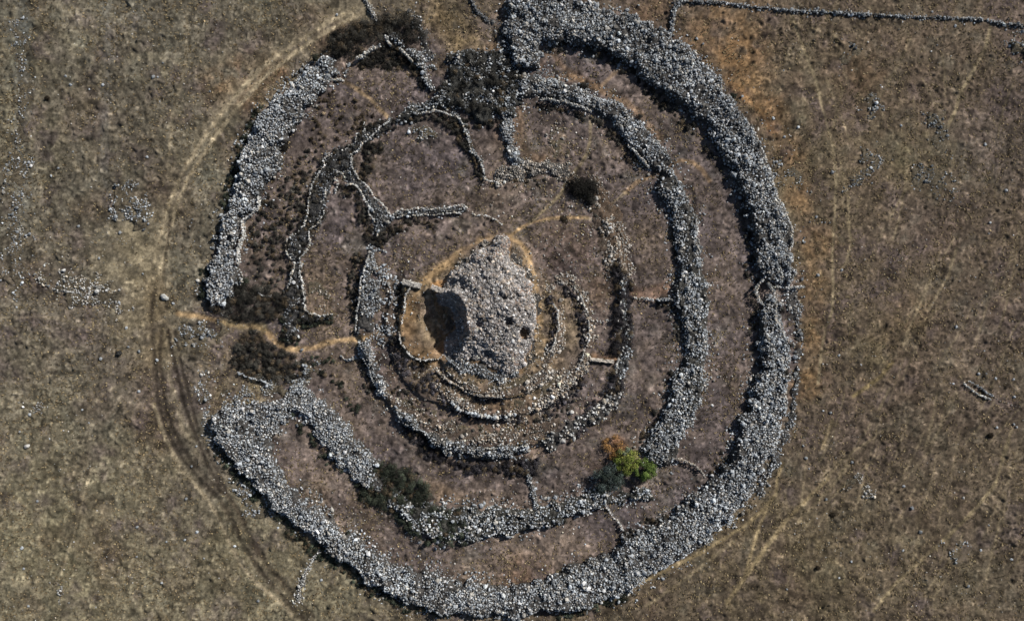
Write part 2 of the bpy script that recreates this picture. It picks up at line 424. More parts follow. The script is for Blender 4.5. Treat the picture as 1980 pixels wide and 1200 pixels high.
def ground_colour(x, y):
    n1 = fbm(x, y, 55, 40, 4); n2 = fbm(x, y, 12, 44, 4); n3 = fbm(x, y, 3.0, 48, 3)
    west = sstep(30, -70, x); south = sstep(20, -60, y)
    A = lin(95, 89, 77); B = lin(109, 102, 84); Cc = lin(88, 77, 65); D = lin(87, 77, 64)
    top = A[None] * west[:, None] + Cc[None] * (1 - west[:, None])
    bot = B[None] * west[:, None] + D[None] * (1 - west[:, None])
    c = top * (1 - south[:, None]) + bot * south[:, None]
    mauve = lin(82, 72, 71); olive = lin(98, 91, 70); rust = lin(94, 78, 63); grn = lin(82, 86, 76)
    def blend(c, col, k): k = np.clip(k, 0, 1)[:, None]; return c * (1 - k) + col[None] * k
    c = blend(c, mauve, (n1 + 0.35 * n2) * 0.9)
    c = blend(c, olive, (-n1 - .1 + 0.5 * n3) * 0.7)
    c = blend(c, rust, (n2 - 0.1) * 0.7)
    n4 = fbm(x, y, 5.0, 56, 4); n5 = fbm(x, y, 2.2, 57, 3)
    c = blend(c, grn, (n4 - .15) * .5); c = blend(c, mauve, (-n4 - .1) * 1.3)
    s = sd_poly(x, y, RING_W)
    inner = blend(np.broadcast_to(lin(92, 82, 77), c.shape), lin(80, 73, 74), n2 * 1.4)
    inner = blend(inner, lin(103, 90, 77), (-n2 - 0.0 + .5 * n3) * .9)
    inner = blend(inner, lin(84, 82, 76), (n4 - .15) * 1.1)
    inner = inner * np.exp(.38 * n5)[:, None]
    k = sstep(-0.5, 1.5, s)[:, None]
    c = c * (1 - k) + inner * k
    inn2 = sstep(0, 4, sd_poly(x, y, LEDGE_W))
    c = blend(c, lin(114, 100, 80), inn2 * (0.6 + .5 * n3))
    for bx, by, br, bc, bs_ in BLOTS:
        X, Y = at(bx, by); R = br * MPP
        m = (np.abs(x - X) < 2.75 * R) & (np.abs(y - Y) < 2.75 * R)
        if m.any():
            d = np.hypot(x[m] - X, y[m] - Y) / R + 0.7 * n2[m] + 0.35 * n3[m]
            kk = (.8 * bs_ * sstep(1.5, 0.35, d) * np.clip(.75 + n3[m] + .8 * n5[m], .1, 1.2))[:, None]
            bd = bc * .92 + .08 * bc.mean()
            c[m] = c[m] * (1 - kk) + bd * kk
    for P, w, pc, st, d in PATHW:
        if w < .9: w = w * 1.2; st = min(.95, st * 1.7)
        m = (x > P[:, 0].min() - 2*w) & (x < P[:, 0].max() + 2*w) & (y > P[:, 1].min() - 2*w) & (y < P[:, 1].max() + 2*w)
        if m.any():
            sd = sd_line(x[m], y[m], P, [w] * len(P)) + (0.3 * vnoise(x[m], y[m], 1.3, 51) + .25 * vnoise(x[m], y[m], 4, 52)) * (min(w, 1.5) if w > 1.2 else w * .45)
            kk = (st * sstep(-w * .45, w * .4, sd) * (np.clip(1 + .3 * n3[m] + .3 * n5[m], .5, 1.05) if w < 1.3 else np.clip(0.9 + .7 * n3[m] + .5 * n5[m], .2, 1)))[:, None]
            c[m] = c[m] * (1 - kk) + pc * kk
    g = vnoise(x, y, 0.55, 53) * .5 + vnoise(x, y, 1.6, 54) * .4 + vnoise(x, y, 5, 55) * 0.25
    far = np.exp(-np.maximum(np.maximum(np.abs(x) - 150, np.abs(y) - 100), 0) / 30)
    c = c * np.exp((0.75 * g + .25 * n5) * far)[:, None]
    # tufts are darker straw-brown
    tuft = np.clip(vnoise(x, y, 0.9, 31) - 0.35, 0, 1) * np.clip(0.5 + fbm(x, y, 14, 33, 3) * 1.4, 0, 1)
    c = c * (1 - 0.5 * np.clip(tuft * 2, 0, 1) * far)[:, None]
    c = c * (1 + 0.8 * np.clip(vnoise(x, y, 0.7, 34) * 2 - .9, 0, 1) * far)[:, None]
    c = c * (1 - 0.45 * sstep(.3, .7, vnoise(x, y, 1.5, 58) + .4 * n2) * far)[:, None]
    return c * GROUND_GAIN
GROUND_GAIN = 1.27

def axis(half, step, far):
    a = list(np.arange(-half, half + step, step)); s = step; v = a[-1]; out = []
    while v < far: s *= 1.035 if v < half + 45 else 1.12; v += s; out.append(v)
    return np.array([-o - 0 for o in out[::-1]] + a + out)
gx = axis(133, 0.27, 1500); gy = axis(82, 0.27, 1500)
GX, GY = np.meshgrid(gx, gy); X, Y = GX.ravel(), GY.ravel()
Z = ground_height(X, Y)
nx, ny = len(gx), len(gy)
ii = (np.arange(ny - 1)[:, None] * nx + np.arange(nx - 1)[None]).ravel()
F = np.stack([ii, ii + 1, ii + nx + 1, ii + nx], 1)
ground = raw_mesh("ground", np.stack([X, Y, Z], 1), F, ground_colour(X, Y), M_SOIL, smooth=True)
tag(ground, "dry brown steppe ground with worn dirt tracks and sandy footpaths", "ground", kind="structure")

# fast lookup of the coarse ground height for everything standing on it
_lx = np.arange(-140, 140.1, 0.35); _ly = np.arange(-90, 90.1, 0.35)
_LX, _LY = np.meshgrid(_lx, _ly)
_LH = ground_height(_LX.ravel(), _LY.ravel(), False).reshape(_LX.shape)
def gh(x, y):
    u = np.clip((np.asarray(x) + 140) / 0.35, 0, len(_lx) - 1.01); v = np.clip((np.asarray(y) + 90) / 0.35, 0, len(_ly) - 1.01)
    i = u.astype(int); j = v.astype(int); a = u - i; b = v - j
    return (_LH[j, i] * (1-a) + _LH[j, i+1] * a) * (1-b) + (_LH[j+1, i] * (1-a) + _LH[j+1, i+1] * a) * b

# ------------------------------------------------------------------ rubble walls
def rubble(sdf, bbox, H, edge=1.2, s=0.62, dens=0.93, base=GREY, core=None, ragged=0.5, seed=1, rsize=(0.36, 0.86), lump=0.3, spread=.52, holes=0.0):
    """heap of loose stones over a packed core; returns V, F, C"""
    rng = np.random.default_rng(seed * 17 + 3)
    s = s * .61; ragged = ragged * 2.3; H = H * 1.2
    x0, y0, x1, y1 = bbox
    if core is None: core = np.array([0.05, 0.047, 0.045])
    def height(x, y, sd):
        e = np.clip(sd / edge, 0, 1) ** 0.55
        n = 1 + lump * fbm(x, y, 5.0, seed % 40 + 70, 3)
        return gh(x, y) + H * e * n + np.minimum(e, 1) * min(1, H) * (.38 * vnoise(x, y, 1.35, 62) + .2 * vnoise(x, y, .8, 63))
    g = 0.38
    ax = np.arange(x0, x1 + g, g); ay = np.arange(y0, y1 + g, g)
    AX, AY = np.meshgrid(ax, ay); x, y = AX.ravel(), AY.ravel()
    sd = sdf(x, y) + ragged * vnoise(x, y, 1.7, 61)
    z = np.where(sd > 0, height(x, y, sd) + rng.uniform(-.22, .05, len(x)) * min(1, H), gh(x, y) - 0.25)
    n = len(ax); i = (np.arange(len(ay) - 1)[:, None] * n + np.arange(n - 1)[None]).ravel()
    Q = np.stack([i, i + 1, i + n + 1, i + n], 1)
    Q = Q[(sd[Q] > -0.3).all(1) & (sd[Q] > 0).any(1)]
    T = np.vstack([Q[:, [0, 1, 2]], Q[:, [0, 2, 3]]])
    u, inv = np.unique(T, return_inverse=True)
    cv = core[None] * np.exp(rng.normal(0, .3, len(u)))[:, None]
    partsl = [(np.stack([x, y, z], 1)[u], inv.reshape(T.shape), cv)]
    # stones
    bx = np.arange(x0 - 1.5, x1 + 1.5, s); by = np.arange(y0 - 1.5, y1 + 1.5, s)
    BX, BY = np.meshgrid(bx, by); px = BX.ravel() + rng.uniform(-.5, .5, BX.size) * s; py = BY.ravel() + rng.uniform(-.5, .5, BX.size) * s
    sd = sdf(px, py) + ragged * vnoise(px, py, 1.7, 61)
    keep = (sd > 0) & (rng.random(len(px)) < dens - (.25 + holes) * np.clip(fbm(px, py, 3.2, 66, 3) * 2.6 - .1, 0, 1) - .5 * np.clip(vnoise(px, py, 1.1, 67) - .35, 0, 1))
    fw = min(4.2, 1.4 + .45 * np.sqrt((x1 - x0) * (y1 - y0)) ** .5) if H > 1.35 else 1.2
    spill = (sd <= 0) & (sd > -fw) & (rng.random(len(px)) < 0.5 * (1 + np.maximum(sd, -fw) / fw) ** 1.8 * np.clip(.6 + 1.6 * fbm(px, py, 6, 68, 3), 0, 1.4))
    k = keep | spill
    px, py, sd = px[k], py[k], np.maximum(sd[k], 0)
    r = s * rng.uniform(rsize[0], rsize[1], len(px)) * np.where(rng.random(len(px)) < .05, 2.0, 1)
    pz = np.where(sd > 0, height(px, py, sd), gh(px, py)) + r * rng.uniform(-.35, .75, len(px))
    if len(px):
        partsl.append(rocks(px, py, pz, r, stone_tints(len(px), rng, base, spread), rng))
    return merge(partsl)

def bbox_of(P, m=2.0):
    return P[:, 0].min() - m, P[:, 1].min() - m, P[:, 0].max() + m, P[:, 1].max() + m

def poly_wall(name, label, cat, poly, H, group=None, parent=None, **kw):
    P = world_pts(poly, H * .8)
    V, F, C = rubble(lambda x, y: sd_poly(x, y, P), bbox_of(P), H, **kw)
    o = raw_mesh(name, V, F, C, M_ROCK, parent)
    return tag(o, label, cat, group) if parent is None else o

def line_wall(name, label, cat, pts, H, group=None, parent=None, w=8, **kw):
    if max([p[2] for p in pts if len(p) > 2] or [w]) < 13: kw.setdefault('ragged', .1)
    P = world_pts(pts, H * .8); W = [(p[2] if len(p) > 2 else w) * MPP for p in pts]
    V, F, C = rubble(lambda x, y: sd_line(x, y, P, W), bbox_of(P), H, **kw)
    o = raw_mesh(name, V, F, C, M_ROCK, parent)
    return tag(o, label, cat, group) if parent is None else o

PALE_STONE = np.array([0.47, 0.47, 0.455])
def facing(name, pts, H, parent, s=0.34, size=0.2, base=PALE_STONE, seed=5, jit=0.09, rows=1, keep=0.84):
    """one or two tight courses of laid stones along a line, stacked up to H"""
    rng = np.random.default_rng(seed * 31)
    P = world_pts(pts, H)
    xs, ys = [], []
    for a, b in zip(P[:-1], P[1:]):
        L = np.hypot(*(b - a)); n = max(1, int(L / s)); t = (np.arange(n) + .5) / n
        xs.append(a[0] + t * (b[0] - a[0])); ys.append(a[1] + t * (b[1] - a[1]))
    x = np.concatenate(xs); y = np.concatenate(ys)
    x = x + 0.35 * vnoise(x, y, 1.9, 3); y = y + .35 * vnoise(x, y, 1.9, 4)
    top_h = 1 + .35 * vnoise(x, y, 2.6, 6)
    parts_ = []
    nk = max(1, int(round(H / 0.34)))
    gap = vnoise(x, y, 1.5, 7) < .55
    for k in range(nk):
        m = (rng.random(len(x)) < keep) & (k < nk * top_h) & (gap | (k < 1))
        if not m.any(): continue
        n = m.sum(); z = gh(x[m], y[m]) + 0.12 + 0.34 * k
        for q in range(rows):
            r = size * rng.uniform(.6, 1.45, n)
            parts_.append(rocks(x[m] + rng.normal(0, jit, n) + (q - .5 * (rows - 1)) * .3, y[m] + rng.normal(0, jit, n) - (q - .5 * (rows - 1)) * .25,
                                z + rng.normal(0, .06, n), r, stone_tints(n, rng, base, .38), rng, .85))
    V, F, C = merge(parts_)
    return raw_mesh(name, V, F, C, M_ROCK, parent)

RW = "concentric ring walls of the stone circle"
DARKST = np.array([0.22, 0.235, 0.255]); BROWNST = np.array([0.27, 0.25, 0.225])

def thing_at(name, label, cat, px, py, group=None):
    return empty(name, (0, 0, 0), label, cat, group)

# outer ring, three stretches between the gaps
t = thing_at("ring_wall", "broad pale rubble stretch of the outermost ring, running alongside the pale double-rutted track", "stone wall", 500, 300, RW)
NW = [(603,123),(570,147),(540,180),(507,213),(487,247),(467,293),(455,333),(443,397),(438,415),(420,430),(412,480),(400,520),(395,545),(398,575),(408,592),(433,590),(452,568),(466,545),(456,523),(450,495),
      (463,462),(463,428),(492,405),(500,375),(523,350),(532,325),(540,313),(543,287),(560,262),(572,240),(593,200),(618,175),(640,150),(652,133),(640,118),(622,112)]
poly_wall("rubble_body", None, None, NW, 1.7, parent=t, seed=1, s=.6, holes=.25)
facing("inner_facing", [(497,378),(497,397),(493,405),(466,425),(466,455),(457,482),(456,505),(455,523),(466,545)], 2.2, t, seed=2, size=.24)

t = thing_at("ring_wall", "broad grey rubble arc of the outermost ring between the dark thicket and the small stone loop", "stone wall", 1300, 200, RW)
NE = [(985,-12),(1107,-10),(1147,5),(1193,20),(1233,27),(1267,48),(1297,63),(1333,87),(1360,118),(1387,143),(1407,180),(1433,213),(1460,247),(1480,297),(1497,350),(1512,393),(1528,420),(1534,470),(1537,513),(1543,548),
      (1497,549),(1480,540),(1470,533),(1463,500),(1453,433),(1440,393),(1430,360),(1412,320),(1390,283),(1365,243),(1330,207),(1292,183),(1262,155),(1240,147),(1212,120),(1180,103),(1147,88),(1093,80),(1050,82),
      (1049,122),(1030,135),(1010,135),(990,115),(984,95),(975,75),(972,45)]
poly_wall("rubble_body", None, None, NE, 1.9, parent=t, seed=3, s=.62, base=GREY*.88, holes=.45)
facing("outer_facing", [(1455,240),(1468,270),(1480,297),(1490,330),(1498,360),(1513,393),(1524,410),(1532,440),(1535,470),(1533,505)], 2.1, t, seed=4, size=.24)
facing("inner_facing", [(1020,42),(1050,46),(1085,50),(1120,56)], 2.3, t, seed=41, base=GREY)

t = thing_at("ring_wall", "longest grey rubble arc of the outermost ring, curving below the green trees to the stony track side", "stone wall", 1000, 1150, RW)
SE = [(1507,585),(1515,620),(1524,660),(1530,700),(1527,750),(1522,790),(1512,830),(1501,867),(1480,898),(1463,920),(1452,955),(1414,1004),(1372,1046),(1316,1080),(1260,1109),(1225,1140),(1183,1161),(1120,1179),(1041,1188),
      (985,1196),(908,1193),(827,1182),(792,1165),(740,1147),(710,1127),(655,1083),(619,1053),(575,1020),(523,976),(494,943),(461,910),(428,874),(408,833),(413,805),(443,782),(494,775),(545,771),
      (560,800),(545,825),(527,841),(523,881),(545,921),(575,954),(604,980),(641,1002),(655,1024),(685,1042),(725,1070),(773,1092),(827,1109),(887,1123),(936,1130),(985,1137),(1037,1123),(1107,1091),(1151,1077),
      (1190,1065),(1207,1039),(1253,1018),(1295,1004),(1326,972),(1365,934),(1386,916),(1410,888),(1428,850),(1435,808),(1447,790),(1455,753),(1473,710),(1467,677),(1467,633),(1470,600),(1485,575)]
poly_wall("rubble_body", None, None, SE, 1.7, parent=t, seed=5, s=.62, holes=.3)
facing("inner_facing", [(1503,590),(1500,610),(1508,630),(1518,645),(1523,662)], 2.7, t, seed=6, size=.26)

# thin outer skirt of stones east of the ring
line_wall("stone_spill", "thin pinkish-grey skirt of stones beside the outer ring below the small loop", "stone heap", [(1530,565,28),(1540,610,22),(1545,660,14),(1543,700,12),(1538,760,12),(1528,810,14),(1505,880,16),(1470,950,18)], .3, seed=8, dens=.45, base=GREY*.9, edge=.8)
facing_t = thing_at("stone_loop", "small loop of pale stones set into the outer ring at the straight stone line", "stone ring", 1485, 565)
facing("stones", [(1477,542),(1468,553),(1466,567),(1471,580),(1480,590),(1497,590),(1504,580),(1503,566),(1492,555),(1485,545),(1477,542)], 2.3, facing_t, seed=9)
lt = thing_at("stone_line", "straight thin line of stones leading outward from the small loop across the outer ring", "stone line", 1530, 555)
facing("stones", [(1490,552),(1510,555),(1535,555),(1556,554)], 1.4, lt, seed=10, rows=2)
lt = thing_at("stone_line", "short dark line of stones in the orange grass above the small stone loop", "stone line", 1590, 430)
facing("stones", [(1556,440),(1562,430),(1578,427),(1600,430),(1615,430)], .4, lt, seed=11, rows=1, base=GREY*.9, s=.9)

# second ring
t = thing_at("ring_wall", "second ring wall arc between the dark thicket and the footpath crossing it", "stone wall", 1150, 210, RW)
R2N = [(1007,140),(1035,143),(1063,150),(1107,162),(1147,180),(1197,197),(1237,233),(1257,253),(1275,275),(1297,297),(1300,315),(1278,335),(1262,327),(1250,313),(1223,290),(1205,265),(1180,233),(1143,212),(1097,195),(1047,188),(1000,195),(995,165)]
poly_wall("rubble_body", None, None, R2N, 1.2, parent=t, seed=12, s=.58, ragged=.25, holes=.4, base=GREY*.92)
facing("inner_facing", [(1047,189),(1070,191),(1097,196),(1125,205),(1145,213)], 2.2, t, seed=13)
facing("inner_facing", [(1215,278),(1232,295),(1248,310),(1258,322)], 2.1, t, seed=14)
t = thing_at("ring_wall", "long second ring wall arc from the footpath crossing down to the green trees", "stone wall", 1330, 600, RW)
R2E = [(1282,322),(1300,322),(1312,338),(1322,362),(1335,393),(1347,420),(1350,450),(1357,483),(1362,520),(1368,545),(1374,600),(1370,633),(1368,667),(1363,717),(1360,777),(1344,806),(1328,838),(1312,865),(1302,890),(1285,905),(1262,895),(1240,872),(1240,858),
       (1267,825),(1287,785),(1296,753),(1298,722),(1322,705),(1327,680),(1320,645),(1313,615),(1305,590),(1300,562),(1313,525),(1310,490),(1305,455),(1300,420),(1288,393),(1268,362),(1272,340)]
poly_wall("rubble_body", None, None, R2E, 1.3, parent=t, seed=15, s=.62, ragged=.3, dens=.85, holes=.45, core=np.array([.04,.038,.035]), base=GREY*.95)
facing("outer_facing", [(1347,420),(1351,450),(1356,470)], 1.5, t, seed=16)
t = thing_at("ring_wall", "second ring wall arc from beside the dark tree down to the shrub-grown lower stretch", "stone wall", 1000, 1010, RW)
R2S = [(1160,944),(1118,955),(1072,972),(1037,979),(967,983),(908,984),(862,980),(810,972),(765,960),(748,975),(772,1000),(800,1037),(855,1049),(897,1049),(950,1042),(1020,1032),(1076,1016),(1125,993),(1172,978),(1192,968),(1225,972),(1262,962),(1258,945),(1225,945),(1190,962)]
poly_wall("rubble_body", None, None, R2S, 1.2, parent=t, seed=17, s=.66, dens=.72, holes=.5, base=GREY*.95, core=np.array([.035,.034,.03]))
t = thing_at("ring_wall", "second ring wall stretch from the sandy path entrance slanting towards the shrubby lower arc", "stone wall", 640, 850, RW)
R2W = [(560,745),(590,740),(633,780),(655,800),(672,826),(703,862),(729,898),(748,930),(735,950),(700,940),(675,915),(650,896),(626,855),(600,825),(575,800),(548,785)]
poly_wall("rubble_body", None, None, R2W, 1.1, parent=t, seed=18, s=.55, holes=.5)
t = thing_at("ring_wall", "ruined second ring stretch of grey stones buried under the top dark thicket", "stone wall", 900, 170, RW)
R2T = [(868,108),(905,96),(960,95),(1008,130),(1012,160),(1005,200),(985,235),(960,220),(930,240),(905,215),(860,212),(810,216),(790,235),(765,240),(755,225),(790,205),(830,188),(860,165),(862,135)]
poly_wall("rubble_body", None, None, R2T, 1.0, parent=t, seed=19, s=.6, dens=.48, holes=.6, base=GREY*.85, core=np.array([.03,.03,.028]))
facing("inner_facing", [(785,221),(800,218),(820,216),(845,215),(862,219),(872,224)], 1.2, t, seed=20)

# third ring
t = thing_at("ring_wall", "third ring wall top stretch of loose brown-grey stones left of the round dark bush", "stone wall", 1040, 330, RW)
poly_wall("rubble_body", None, None, [(965,322),(1000,314),(1030,318),(1060,312),(1105,322),(1112,340),(1090,348),(1060,342),(1020,346),(985,352),(958,356)], .7, parent=t, seed=21, s=.5, holes=.4, base=BROWNST*1.25)
t = thing_at("ring_wall", "collapsed third ring stretch of scattered brown stones below the round dark bush", "stone wall", 1180, 440, RW)
line_wall("rubble_body", None, None, [(1150,350,20),(1165,385,30),(1182,430,44),(1195,480,48),(1205,530,34),(1212,560,20)], .5, parent=t, seed=22, s=.55, dens=.72, holes=.45, base=BROWNST*1.3, core=lin(84,70,58), edge=2.0)
t = thing_at("ring_wall", "third ring stretch of white blocks over dark shrubs beside the brick-like slab", "stone wall", 1200, 650, RW)
line_wall("rubble_body", None, None, [(1200,545,22),(1206,590,24),(1212,640,22),(1208,690,20),(1200,720,16)], .8, parent=t, seed=23, s=.6, dens=.42, base=GREY, core=np.array([.04,.04,.04]))
facing("block_facing", [(1200,575),(1199,600)], 1.2, t, seed=24)
facing("block_facing", [(1215,625),(1216,655)], 1.0, t, seed=25)
facing("block_facing", [(1204,668),(1200,690),(1192,705),(1190,722)], 1.4, t, seed=26, size=.45, s=.7)
t = thing_at("ring_wall", "third ring stretch of scattered pale boulders among dark shrubs below the slab", "stone wall", 1150, 800, RW)
line_wall("rubble_body", None, None, [(1190,745,22),(1180,775,30),(1155,800,28),(1120,820,26),(1090,838,30),(1062,855,26)], .7, parent=t, seed=27, s=.75, dens=.45, base=PALE_STONE*.85, core=np.array([.05,.046,.044]))
t = thing_at("ring_wall", "third ring bottom wall with a straight pale stone edge above deep dark shrubs", "stone wall", 930, 870, RW)
poly_wall("rubble_body", None, None, [(765,798),(790,800),(812,820),(845,843),(880,856),(936,862),(1023,858),(1027,876),(985,884),(940,886),(897,886),(860,880),(830,862),(805,838),(775,820)], 1.3, parent=t, seed=28, s=.55, dens=.7, holes=.5, base=GREY*.85, core=np.array([.036,.034,.032]))
facing("outer_facing", [(938,866),(960,867),(985,866),(1005,864),(1022,860)], 1.8, t, seed=29)
facing("outer_facing", [(797,822),(810,830),(826,842),(845,850),(860,858)], 1.4, t, seed=30, base=GREY, keep=.6)
t = thing_at("ring_wall", "third ring stretch standing above the sandy path with a pale outer edge", "stone wall", 700, 560, RW)
poly_wall("rubble_body", None, None, [(716,484),(728,488),(724,530),(740,545),(735,600),(715,640),(690,642),(690,600),(692,567),(700,533)], .6, parent=t, seed=31, s=.55, dens=.68, holes=.5, base=GREY*.85)
facing("outer_facing", [(716,484),(708,510),(700,535),(695,565),(692,590),(689,615),(687,638)], 1.3, t, seed=32)
t = thing_at("ring_wall", "narrow third ring stretch slanting down from the sandy path toward a brown terrace", "stone wall", 715, 710, RW)
poly_wall("rubble_body", None, None, [(692,660),(712,655),(722,680),(728,705),(738,730),(746,765),(738,770),(722,745),(710,712),(698,685)], .9, parent=t, seed=33, s=.5, holes=.4, base=GREY*1.0)
facing("outer_facing", [(694,663),(702,690),(712,712),(722,735),(736,760)], 1.2, t, seed=34, keep=.7)

# later enclosure walls
EW = "later enclosure walls built over the rings"
t = thing_at("enclosure_wall", "wide dark rubble bank edged with pale stone lines, running down to the sandy path", "stone wall", 600, 450, EW)
BANK = [(760,226),(735,240),(715,245),(692,255),(688,275),(665,280),(640,294),(628,303),(622,318),(605,348),(596,378),(592,400),(588,430),(572,448),(555,463),(551,480),(556,495),(567,508),(563,530),(555,555),(548,570),(545,610),(545,650),(557,664),(572,655),(575,615),(585,622),(605,625),(640,618),(642,607),(600,610),(588,592),(587,567),(578,527),(580,500),(595,470),(602,445),(625,425),(628,400),(635,370),(645,345),(655,332),(680,325),(684,298),(705,278),(735,262),(758,245)]
poly_wall("rubble_body", None, None, BANK, .7, parent=t, seed=35, s=.55, ragged=.15, dens=.3, holes=.5, base=DARKST, core=np.array([.035,.034,.034]))
facing("pale_edging", [(752,232),(735,245),(718,262),(700,278),(692,288),(680,298),(680,317),(684,332)], 1.3, t, seed=36)
facing("pale_edging", [(704,235),(702,250),(688,258),(686,275),(672,280),(665,292),(655,285)], 1.1, t, seed=361, keep=.8)
facing("pale_edging", [(642,297),(630,300),(624,308),(626,318),(615,332),(604,350),(598,372),(594,382),(594,400),(591,422),(587,437),(576,446),(566,452),(554,464),(551,474),(554,490),(563,502),(567,510),(564,525),(559,545),(554,560)], 1.4, t, seed=37)
facing("pale_edging", [(627,408),(620,425),(603,440),(597,447),(597,465),(590,482),(579,500),(578,525),(584,545),(587,567),(585,585),(591,600),(600,609),(620,608),(641,607)], 1.4, t, seed=38)
facing("pale_edging", [(648,372),(650,350),(644,345),(650,332),(661,334),(668,345)], 1.1, t, seed=39)
facing("stone_row", [(630,365),(626,385),(620,395)], 1.2, t, seed=391, keep=.7)
t = thing_at("enclosure_wall", "forked dark rubble wall edged with pale stones enclosing the brown central hollow", "stone wall", 730, 400, EW)
FORK = [(662,334),(680,322),(690,345),(705,362),(723,385),(740,402),(754,414),(790,405),(840,401),(900,397),(908,408),(898,414),(840,416),(790,420),(765,424),(755,435),(745,445),(728,458),(718,412),(703,382),(690,362),(672,352)]
poly_wall("rubble_body", None, None, FORK, .7, parent=t, seed=40, s=.52, ragged=.15, dens=.34, holes=.4, base=DARKST, core=np.array([.035,.035,.035]))
facing("pale_edging", [(684,332),(692,345),(700,353),(710,363),(722,378),(735,393),(745,405),(753,414)], 1.4, t, seed=42)
facing("pale_edging", [(668,357),(685,355),(695,367),(703,383),(706,390),(713,400),(714,417),(724,430),(727,440),(728,457)], 1.5, t, seed=43)
facing("pale_edging", [(758,412),(775,406),(795,403),(820,403),(845,402),(870,400),(895,396),(905,402)], 1.0, t, seed=44)
facing("pale_edging", [(765,421),(790,416),(820,413),(850,413),(875,411),(890,411),(893,400)], 1.0, t, seed=45)
t = thing_at("enclosure_wall", "peaked pale stone wall holding back the uppermost dark thicket", "stone wall", 765, 90, EW)
facing("stone_row", [(688,110),(700,104),(715,94),(727,86),(740,84)], 1.6, t, seed=46, size=.25, rows=2)
facing("stone_row", [(748,68),(750,82),(762,80),(772,90),(785,103),(798,117)], 1.9, t, seed=47, size=.25, rows=2)
line_wall("rubble_body", None, None, [(762,72,18),(790,95,16),(808,110,22),(820,135,16),(824,155,14),(832,170,10)], 1.1, parent=t, seed=48, s=.55, dens=.6, base=GREY)
t = thing_at("enclosure_wall", "sinuous pale stone wall between two dark brown plots left of the brown stone spur", "stone wall", 915, 290, EW)
facing("stone_row", [(876,222),(888,230),(897,240),(903,258),(908,278),(914,292),(924,302),(931,316),(934,332),(938,345),(950,350),(962,355)], 1.4, t, seed=49)
line_wall("rubble_body", None, None, [(880,222,10),(900,245,8),(912,290,7),(930,312,6),(938,345,5)], .8, parent=t, seed=50, s=.5, base=GREY)
line_wall("radial_wall", "loose grey stone spur hanging from the thicket to the third ring", "stone wall", [(972,215,20),(978,240,18),(984,262,16),(992,290,20),(998,312,22)], .8, EW, seed=51, s=.5, holes=.5, base=GREY*.95)
t = thing_at("enclosure_wall", "short thin curved line of stones pointing at the meeting of the sandy paths", "stone wall", 945, 420, EW)
facing("stone_row", [(905,408),(918,416),(935,418),(952,421),(962,426),(972,436)], .7, t, seed=52, rows=1)

# radial walls and short fragments
RD = "short radial walls between the rings"
def frag(pts, label, H=1.2, seed=100, name="radial_wall", rows=2, base=PALE_STONE, **k):
    t = thing_at(name, label, "stone wall", 0, 0, RD)
    return facing("stone_row", pts, H, t, seed=seed, rows=rows, base=base, **k), t
frag([(1228,576),(1245,578),(1262,578)], "short pale straight wall stub touching the dark shrubs left of the second ring", 1.4, 101)
frag([(1272,578),(1285,578),(1302,580)], "dark stub of wall butting against the inside of the second ring", 1.8, 102, base=GREY*.8)
frag([(1150,617),(1162,620),(1175,619),(1195,619)], "short row of white stones linking the inner ring to the dark shrubs", 1.1, 103, keep=.8, s=.6)
frag([(1172,979),(1180,990),(1188,1002),(1196,1015),(1205,1026)], "pale strip of stones crossing the corridor just below the green trees", 1.0, 105)
frag([(1305,885),(1325,892),(1345,902),(1358,912),(1367,926)], "low dark curb of stones crossing the corridor right of the green trees", 1.2, 106, base=BROWNST)
line_wall("radial_wall", "low grey stone row dropping from the pale straight edge to the lower second ring", "stone wall", [(1018,892,10),(1024,930,12),(1030,950,10),(1038,985,12)], .7, RD, seed=107, s=.5, dens=.7)
frag([(1367,722),(1390,725),(1420,726),(1448,722)], "faint thin curb of stones crossing the corridor between the two outer rings", .35, 108, base=BROWNST, rows=1, s=1.0)
frag([(657,687),(664,698),(676,696),(688,690)], "small hooked stub of pale stones below the sandy path", .8, 109, base=GREY)
frag([(460,723),(480,728),(500,733),(515,738),(527,748)], "thin line of stones along the lower edge of the dark entrance thicket", .9, 110, base=GREY)
frag([(500,566),(515,572),(530,578)], "thin pale line of stones across the dark shrubs at the ring end near the path", 1.0, 111)
frag([(610,150),(640,150),(652,152),(662,157)], "short pale stone line at the peak end of the pale rubble stretch", .9, 112)
frag([(722,490),(733,482),(748,486)], "tiny stone corner at the head of the terrace above the sandy path", .6, 113, base=GREY)
frag([(724,495),(722,515),(735,526),(752,530),(765,540),(778,546)], "crooked thin line of stones from the tiny corner to the passage blocks", .7, 114, base=GREY, rows=1)
frag([(372,420),(366,435),(366,458),(376,470),(392,478)], "thin open loop of small stones outside the ring by the vehicle track", .4, 115, base=GREY, rows=1, s=.8, name="stone_line")
line_wall("stone_line", "pale thin row of stones leaving the outer ring toward the muddy track", "stone line", [(628,1052,9),(612,1070,9),(600,1088,8),(588,1110,8),(580,1132,10),(574,1162,8)], .5, seed=116, s=.48, base=PALE_STONE*.85, dens=.85)

